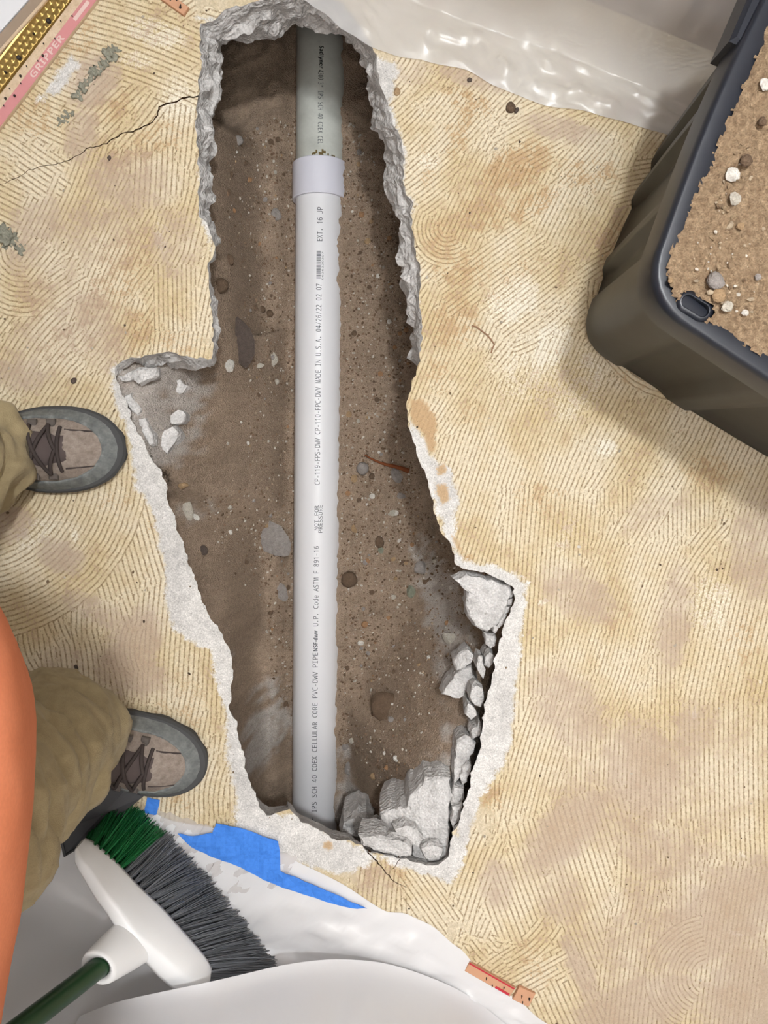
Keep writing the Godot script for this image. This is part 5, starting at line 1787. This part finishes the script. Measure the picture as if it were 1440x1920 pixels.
func build_person() -> void:
	var t := thing("person", "person in orange shirt, khaki trousers and dusty boots standing at the trench", "person", Vector3(-0.55, 0, 0.2))
	var an1 := Vector3(-0.526, 0.10, 0.006)
	var an2 := Vector3(-0.412, 0.10, 0.368)
	var kn1 := Vector3(-0.50, 0.47, 0.05)
	var kn2 := Vector3(-0.385, 0.47, 0.335)
	var hp1 := Vector3(-0.60, 0.86, 0.12)
	var hp2 := Vector3(-0.59, 0.86, 0.30)
	make_boot(t, P(238, 841, 0.0) + Vector3(0.004, 0, 0), deg_to_rad(1.0), "dusty grey-brown work boot, its toe at the broken left rim")
	make_boot(t, P(392, 1432, 0.0), deg_to_rad(-14.0), "dusty grey-brown work boot above the green broom bristles")
	# body under the clothes: legs, trunk, arms, hands, head in one skin
	var B := [[an1, 0.045, kn1, 0.058], [kn1, 0.06, hp1, 0.085], [an2, 0.045, kn2, 0.058], [kn2, 0.06, hp2, 0.085], [Vector3(-0.59, 0.88, 0.14), 0.12, Vector3(-0.59, 0.88, 0.28), 0.12], [Vector3(-0.58, 0.9, 0.21), 0.13, Vector3(-0.46, 1.14, 0.21), 0.14], [Vector3(-0.42, 1.24, 0.07), 0.075, Vector3(-0.42, 1.24, 0.35), 0.075], [Vector3(-0.41, 1.27, 0.21), 0.055, Vector3(-0.33, 1.40, 0.21), 0.052], [Vector3(-0.30, 1.44, 0.21), 0.085, Vector3(-0.25, 1.50, 0.21), 0.088],
		[Vector3(-0.215, 1.405, 0.21), 0.03, Vector3(-0.20, 1.41, 0.21), 0.02], [Vector3(-0.185, 1.46, 0.21), 0.014, Vector3(-0.172, 1.445, 0.21), 0.015],
		[Vector3(-0.41, 1.23, 0.03), 0.05, Vector3(-0.38, 1.02, -0.03), 0.04], [Vector3(-0.38, 1.02, -0.03), 0.04, Vector3(-0.17, 1.12, 0.07), 0.028], [Vector3(-0.41, 1.23, 0.39), 0.05, Vector3(-0.38, 1.02, 0.45), 0.04], [Vector3(-0.38, 1.02, 0.45), 0.04, Vector3(-0.17, 1.13, 0.22), 0.028]]
	for h in [[Vector3(-0.17, 1.12, 0.07), 1.0], [Vector3(-0.17, 1.13, 0.22), -1.0]]:
		var w: Vector3 = h[0]
		var sg: float = h[1]
		B.append([w, 0.026, w + Vector3(0.05, 0.012, 0.012 * sg), 0.032])
		for f in 4:
			var k0 := w + Vector3(0.065, 0.035 - f * 0.018, 0.012 * sg)
			var k1 := k0 + Vector3(0.034 - 0.004 * absf(f - 1.3), 0.004, 0.010 * sg)
			var k2 := k1 + Vector3(0.012, 0.006, 0.026 * sg)
			B.append([k0, 0.0092, k1, 0.0085])
			B.append([k1, 0.0085, k2, 0.0075])
		var th := w + Vector3(0.03, 0.035, 0.012 * sg)
		B.append([th, 0.011, th + Vector3(0.03, 0.022, 0.012 * sg), 0.0095])
	world_part("body", sdf_mesh(B, 0.012, 0.011), M.skin, t)
	world_part("hair", sdf_mesh([[Vector3(-0.325, 1.47, 0.21), 0.082, Vector3(-0.27, 1.535, 0.21), 0.086], [Vector3(-0.36, 1.43, 0.21), 0.05, Vector3(-0.33, 1.46, 0.21), 0.07]], 0.02, 0.012, [], 0.006, Vector3(60, 60, 60)), M.hair, t)
	# trousers with baggy hems over the boots
	var tr := sdf_mesh([[an1 + Vector3(0.004, -0.04, 0), 0.074, an1 + Vector3(0, 0.1, 0), 0.07], [an1 + Vector3(0, 0.08, 0), 0.072, kn1, 0.088], [kn1, 0.09, hp1, 0.115], [an2 + Vector3(0.004, -0.04, 0), 0.078, an2 + Vector3(0.0, 0.1, -0.005), 0.082], [an2 + Vector3(0, 0.06, -0.01), 0.08, kn2, 0.094], [kn2, 0.094, hp2, 0.115], [Vector3(-0.59, 0.86, 0.13), 0.135, Vector3(-0.59, 0.88, 0.29), 0.135], [Vector3(-0.58, 0.98, 0.15), 0.12, Vector3(-0.58, 0.98, 0.27), 0.12]], 0.03, 0.009, [Plane(Vector3(0.1, -1, 0).normalized(), Vector3(-0.45, 0.072, 0.2))], 0.014, Vector3(11, 18, 11))
	world_part("trousers", tr, M.khaki, t)
	# loose shirt
	var sh := sdf_mesh(SHIRT, 0.06, 0.012, [Plane(Vector3(0.12, -1, 0).normalized(), Vector3(-0.4, 0.655, 0.2))], 0.006, Vector3(7, 6, 7))
	world_part("shirt", sh, M.orange, t)

var SHIRT := [[Vector3(-0.53, 0.82, 0.16), 0.15, Vector3(-0.53, 0.82, 0.30), 0.15], [Vector3(-0.48, 1.0, 0.14), 0.155, Vector3(-0.48, 1.0, 0.31), 0.155], [Vector3(-0.44, 1.15, 0.12), 0.14, Vector3(-0.44, 1.15, 0.31), 0.14], [Vector3(-0.304, 0.80, 0.142), 0.1535, Vector3(-0.342, 0.82, 0.41), 0.1535], [Vector3(-0.37, 0.97, 0.15), 0.14, Vector3(-0.38, 0.97, 0.34), 0.14], [Vector3(-0.42, 1.23, 0.05), 0.085, Vector3(-0.42, 1.23, 0.37), 0.085], [Vector3(-0.41, 1.22, 0.03), 0.072, Vector3(-0.39, 1.08, -0.015), 0.062], [Vector3(-0.41, 1.22, 0.39), 0.072, Vector3(-0.39, 1.08, 0.435), 0.062]]

# ================= broom =================
func build_broom() -> void:
	var A := P(160, 1585, 0.135)
	var B := P(378, 1838, 0.135)
	var ax := (B - A).normalized()
	var nn := Vector3(ax.z, 0, -ax.x)
	if nn.x < 0.0: nn = -nn
	var L := A.distance_to(B)
	var t := thing("push_broom", "upright broom with white head, green and grey bristles and green handle", "broom", Vector3((A.x + B.x) * 0.5, 0, (A.z + B.z) * 0.5))
	var rings := []
	for i in 25:
		var u := i / 24.0
		var en := sqrt(maxf(0.0, 1.0 - pow(absf(2.0 * u - 1.0), 7.0)))
		var c := A + ax * L * (u * 1.06 - 0.03)
		var hw: float = lerp_table([[0.0, 0.012], [0.3, 0.016], [0.6, 0.022], [1.0, 0.024]], u) * (0.35 + 0.65 * en)
		var tp: float = lerp_table([[0.0, 0.02], [0.06, 0.036], [0.3, 0.046], [0.5, 0.056], [0.7, 0.046], [0.94, 0.036], [1.0, 0.02]], u)
		var ring := []
		for p in [[1.0, -0.004], [1.06, 0.002], [1.02, 0.010], [0.85, 0.55], [0.62, 0.9], [0.3, 1.0], [-0.3, 1.0], [-0.62, 0.9], [-0.85, 0.55], [-1.02, 0.010], [-1.06, 0.002], [-1.0, -0.004]]:
			var y: float = p[1] if absf(p[1]) < 0.05 and p[1] < 0.2 else tp * p[1]
			ring.append(c + nn * (hw * p[0]) + Vector3(0, y, 0))
		rings.append(ring)
	world_part("head", loft(rings, true, true), M.broom_white, t)
	# handle socket
	var h0 := P(196, 1806, 0.225)
	var h1 := P(58, 1912, 0.33)
	var hd := (h1 - h0).normalized()
	var root := h0 - hd * 0.06
	rings = []
	for e in [[-0.02, 0.034, 0.017], [0.01, 0.032, 0.018], [0.035, 0.029, 0.0185], [0.055, 0.026, 0.0185], [0.068, 0.024, 0.018], [0.072, 0.022, 0.0165], [0.072, 0.0138, 0.0138], [0.06, 0.0138, 0.0138]]:
		var ring := []
		for k in 24:
			var a := TAU * k / 24
			ring.append(root + hd * float(e[0]) + ax * cos(a) * float(e[1]) + nn * sin(a) * float(e[2]))
		rings.append(ring)
	var soc := world_part("socket", loft(rings, true, true), M.broom_white, t)
	# side wing of the socket
	var wg := []
	for k in 9:
		var a := PI * k / 8.0
		wg.append(h0 + hd * 0.012 - ax * 0.0 + ax * cos(a) * 0.0)
	var hp := []
	var hr := []
	for k in 12:
		hp.append(h0 - hd * 0.01 + hd * 1.15 * k / 11.0)
		hr.append(0.0122 if k < 11 else 0.008)
	world_part("handle", tube(hp, hr, 20), M.handle_green, t)
	# bristles
	var r := RandomNumberGenerator.new()
	r.seed = 21
	var tips := [[0.0, 222.0, 1498.0], [0.12, 268.0, 1520.0], [0.25, 315.0, 1562.0], [0.5, 392.0, 1645.0], [0.75, 460.0, 1728.0], [1.0, 524.0, 1812.0]]
	for kind in 2:
		var v := PackedVector3Array()
		var idx := PackedInt32Array()
		var u0 := 0.0 if kind == 0 else 0.23
		var u1 := 0.23 if kind == 0 else 1.0
		var count := 900 if kind == 0 else 2600
		for i in count:
			var u := r.randf_range(u0, u1)
			# tufts: gather towards tuft centres at the root
			var ur := lerpf(u, (floorf(u * 26.0) + 0.5) / 26.0, 0.75)
			var row := r.randf_range(-1.0, 1.0)
			var a := A + ax * L * (0.01 + 0.98 * ur) + nn * row * 0.015 + Vector3(0, 0.003, 0)
			var uu := clampf(u + r.randf_range(-0.012, 0.012), 0.0, 1.0)
			var px: float = lerp_table([[0.0, 222], [0.12, 268], [0.25, 315], [0.5, 392], [0.75, 460], [1.0, 524]], uu)
			var py: float = lerp_table([[0.0, 1498], [0.12, 1520], [0.25, 1562], [0.5, 1645], [0.75, 1728], [1.0, 1812]], uu)
			var b := P(px, py, 0.01) + nn * (row * 0.022 - 0.02) + Vector3(r.randf_range(-1, 1), 0, r.randf_range(-1, 1)) * 0.003
			b.y = 0.008 + r.randf_range(0.0, 0.009)
			var bend := nn * r.randf_range(-0.004, 0.006) + ax * r.randf_range(-0.003, 0.003)
			var w := (nn * cos(i * 1.7) + ax * sin(i * 1.7)) * r.randf_range(0.0007, 0.0011)
			var w2 := Vector3(0, 0, 0) + (nn * cos(i * 1.7 + 2.1) + ax * sin(i * 1.7 + 2.1)) * 0.0009
			var k0 := v.size()
			for s in 4:
				var q := a.lerp(b, s / 3.0) + bend * sin(PI * s / 3.0)
				v.append(q + w)
				v.append(q - w)
				v.append(q + w2)
			for s in 3:
				var c := k0 + s * 3
				for e in [[0, 1], [1, 2], [2, 0]]:
					idx.append_array([c + e[0], c + e[1], c + e[0] + 3, c + e[1], c + e[1] + 3, c + e[0] + 3])
		var m := world_part("green_bristles" if kind == 0 else "grey_bristles", raw(v, idx, true), M.green_hair if kind == 0 else M.grey_hair, t)
		m.set_meta("kind", "stuff")
		m.set_meta("label", "green plastic bristles" if kind == 0 else "grey plastic bristles")
	# dustpan behind the bristles
	var d := thing("dustpan", "dark grey plastic dustpan tucked between the trousers and green bristles", "dustpan", P(170, 1540, 0.0))
	var dp := []
	for q in [[112, 1560, .10], [122, 1603, .10], [160, 1580, .075], [200, 1545, .05], [255, 1505, .03], [268, 1494, .025], [236, 1480, .04], [205, 1476, .06], [155, 1515, .085]]:
		dp.append(P(q[0], q[1], q[2]))
	var dv := PackedVector3Array()
	var ctr := Vector3.ZERO
	for q in dp: ctr += q / dp.size()
	for k in 5:
		for q in dp:
			dv.append(ctr.lerp(q, [0.05, 1.0, 1.02, 1.0, 0.05][k]) + Vector3(0, [0.0, 0.0, -0.002, -0.004, -0.004][k], 0))
	world_part("pan", grid(dv, 5, dp.size(), true, false), M.pan, d)
	var rim := []
	var rr := []
	for q in [dp[7], dp[8], dp[0], dp[1], dp[2]]:
		rim.append(q + Vector3(0, 0.001, 0))
		rr.append(0.0025)
	world_part("rim", tube(rim, rr, 8), M.pan, d)

# ================= strips at the doorway =================
func strip_frame(a: Vector2, b: Vector2, c: Vector2) -> Array:
	# a, b run along one edge, c lies on the other edge
	var d := (b - a).normalized()
	var n := Vector2(-d.y, d.x)
	if n.dot(c - a) < 0.0: n = -n
	return [d, n, (c - a).dot(n)]

func bar(a: Vector2, d: Vector2, n: Vector2, s0: float, s1: float, n0: float, n1: float, y0: float, y1: float, ch := 0.0008) -> ArrayMesh:
	var m := a + d * (s0 + s1) * 0.5 + n * (n0 + n1) * 0.5
	return box(Vector3(m.x, (y0 + y1) * 0.5, m.y), Vector3(d.x, 0, d.y) * (s1 - s0) * 0.5, Vector3(0, (y1 - y0) * 0.5, 0), Vector3(n.x, 0, n.y) * (n1 - n0) * 0.5, ch)

func nails(t: Node3D, a: Vector2, d: Vector2, n: Vector2, list: Array, y: float) -> void:
	for s in list:
		var q := a + d * float(s[0]) + n * float(s[1])
		var p := Vector3(q.x, y, q.y)
		part("tack", tube([p - Vector3(0, 0.002, 0), p + Vector3(d.x * 0.001, 0.0015, d.y * 0.001), p + Vector3(n.x * 0.0028 + d.x * 0.001, 0.0045, n.y * 0.0028)], [s[2], s[2], 0.0002], 6), M.nail, t)

func build_strips() -> void:
	# wooden gripper strip, top left; d runs up to the right
	var a := P2(0, 178, 0.006)
	var f := strip_frame(a, P2(135, 0, 0.006), P2(182, 0, 0.006))
	var d: Vector2 = f[0]
	var n: Vector2 = f[1]
	var w: float = f[2]
	var t := thing("gripper_strip", "long wooden carpet gripper strip with red printed band and tacks", "gripper strip", Vector3(a.x, 0, a.y))
	var bat := world_part("batten", bar(a, d, n, -0.22, 0.34, 0.0, w, 0.0005, 0.0065), M.wood, t)
	var band := world_part("red_print", bar(a, d, n, -0.22, 0.34, w * 0.46, w * 0.99, 0.0062, 0.0067, 0.0), M.redprint, t)
	var g0 := (P2(62, 146, 0.007) - a).dot(d)
	var g1 := (P2(120, 70, 0.007) - a).dot(d)
	var lm := text_mesh("GRIPPER", w * 0.34, g1 - g0, false, true)
	var gm := a + d * (g0 + g1) * 0.5 + n * w * 0.72
	var put := func(x: float, y: float, k: float) -> Vector3:
		var q := gm + d * x - n * y
		return Vector3(q.x, 0.00695 if k > 0 else 0.006, q.y)
	part("lettering", bend_text(lm, put, 1.0), M.letter, band)
	part("white_bar", bar(a, d, n, (P2(145, 42, 0.007) - a).dot(d), (P2(172, 8, 0.007) - a).dot(d), w * 0.62, w * 0.82, 0.0062, 0.0069, 0.0), M.letter, band)
	var nl := []
	for k in 9:
		nl.append([-0.10 + k * 0.038, w * 0.22, 0.0009])
		nl.append([-0.085 + k * 0.038, w * 0.52, 0.0009])
	for q in [[80, 106], [38, 144], [27, 181], [10, 186]]:
		var v := P2(q[0], q[1], 0.007) - a
		nl.append([v.dot(d), clampf(v.dot(n), 0.002, w - 0.002), 0.0019])
	nails(bat, a, d, n, nl, 0.0065)
	# embossed gold metal strip
	var b := P2(0, 103, 0.004)
	var f2 := strip_frame(b, P2(80, 0, 0.004), P2(135, 0, 0.004))
	var w2: float = f2[2] - 0.001
	d = f2[0]
	n = f2[1]
	var gt := thing("metal_edging", "gold embossed metal edging strip beside the gripper strip", "edging strip", Vector3(b.x, 0, b.y))
	var gv := PackedVector3Array()
	var rows := 26
	var cols := 330
	for r in rows:
		for c in cols:
			var s := lerpf(-0.2, 0.33, c / (cols - 1.0))
			var x := w2 * r / (rows - 1.0)
			var y := 0.0035
			for k in 3:
				var xc := w2 * (0.30 + 0.26 * k)
				var sp := 0.0098
				var off := 0.5 * (k % 2)
				var sc := (roundf(s / sp - off) + off) * sp
				var dd := Vector2(s - sc, x - xc).length()
				if dd < 0.0034: y += 0.0022 * (1.0 - pow(dd / 0.0034, 2))
			if r == 0 or r == rows - 1: y = 0.0004
			if r == 1 or r == 2: y += 0.0012
			var q := b + d * s + n * x
			gv.append(Vector3(q.x, y, q.y))
	world_part("embossed_plate", grid(gv, rows, cols), M.gold, gt)
	for q in [[91, 39, 0.0032], [63, 63, 0.0014], [35, 108, 0.003], [10, 135, 0.0015]]:
		var p := P(q[0], q[1], 0.006)
		var o := part("screw_head", tube([p - Vector3(0, 0.003, 0), p + Vector3(0, 0.0012, 0), p + Vector3(0, 0.002, 0)], [q[2], q[2], float(q[2]) * 0.5], 10), M.nail, gt)
		o.position = -gt.position
	# threshold and white sheet beyond
	var c2 := P2(0, 62, 0.004)
	var f3 := strip_frame(c2, P2(55, 0, 0.004), P2(0, 103, 0.004))
	var tt := thing("threshold_strip", "dusty tan threshold strip between gold edging and white sheet", "threshold", Vector3(c2.x, 0, c2.y))
	world_part("board", bar(c2, f3[0], f3[1], -0.25, 0.3, 0.0, f3[2] - 0.001, 0.0005, 0.004), M.threshold, tt)
	world_part("bead", bar(c2, f3[0], f3[1], -0.25, 0.3, f3[2] - 0.004, f3[2], 0.0005, 0.0075, 0.001), M.wood, tt)
	solo("white_board", bar(c2, f3[0], f3[1], -0.4, 0.4, -0.5, -0.001, 0.0005, 0.005), M.white, "plain white board lying beyond the threshold strip", "board")
	# short strips
	small_strip([302, -2], [344, 28], [330, -4], "short pinkish gripper strip end at the far trench side", M.pinkwood, false, 0.03)
	small_strip([894, 1812], [966, 1853], [958, 1870], "red-edged gripper strip end poking out from the white film", M.pinkwood, true, 0.012)
	small_strip([974, 1850], [1004, 1864], [965, 1876], "loose square block of gripper strip next to the red-edged end", M.pinkwood, false, 0.0)

func small_strip(p0: Array, p1: Array, p2: Array, label: String, mat: Material, red: bool, back: float) -> void:
	var a := P2(p0[0], p0[1], 0.006)
	var b := P2(p1[0], p1[1], 0.006)
	var f := strip_frame(a, b, P2(p2[0], p2[1], 0.006))
	var l := a.distance_to(b)
	var t := thing("gripper_strip", label, "gripper strip", Vector3(a.x, 0, a.y))
	var bat := world_part("batten", bar(a, f[0], f[1], -back, l, 0.0, f[2], 0.0005, 0.0065), mat, t)
	if red:
		world_part("red_print", bar(a, f[0], f[1], -back, l - 0.0005, 0.0003, f[2] * 0.16, 0.0062, 0.0067, 0.0), M.redink, t)
		world_part("red_print", bar(a, f[0], f[1], l * 0.6, l * 0.96, f[2] * 0.72, f[2] * 0.97, 0.0062, 0.0067, 0.0), M.redink, t)
	nails(bat, a, f[0], f[1], [[l * 0.3, f[2] * 0.45, 0.001], [l * 0.75, f[2] * 0.4, 0.0017 if not red else 0.001], [l * 0.5, f[2] * 0.8, 0.001]], 0.0065)
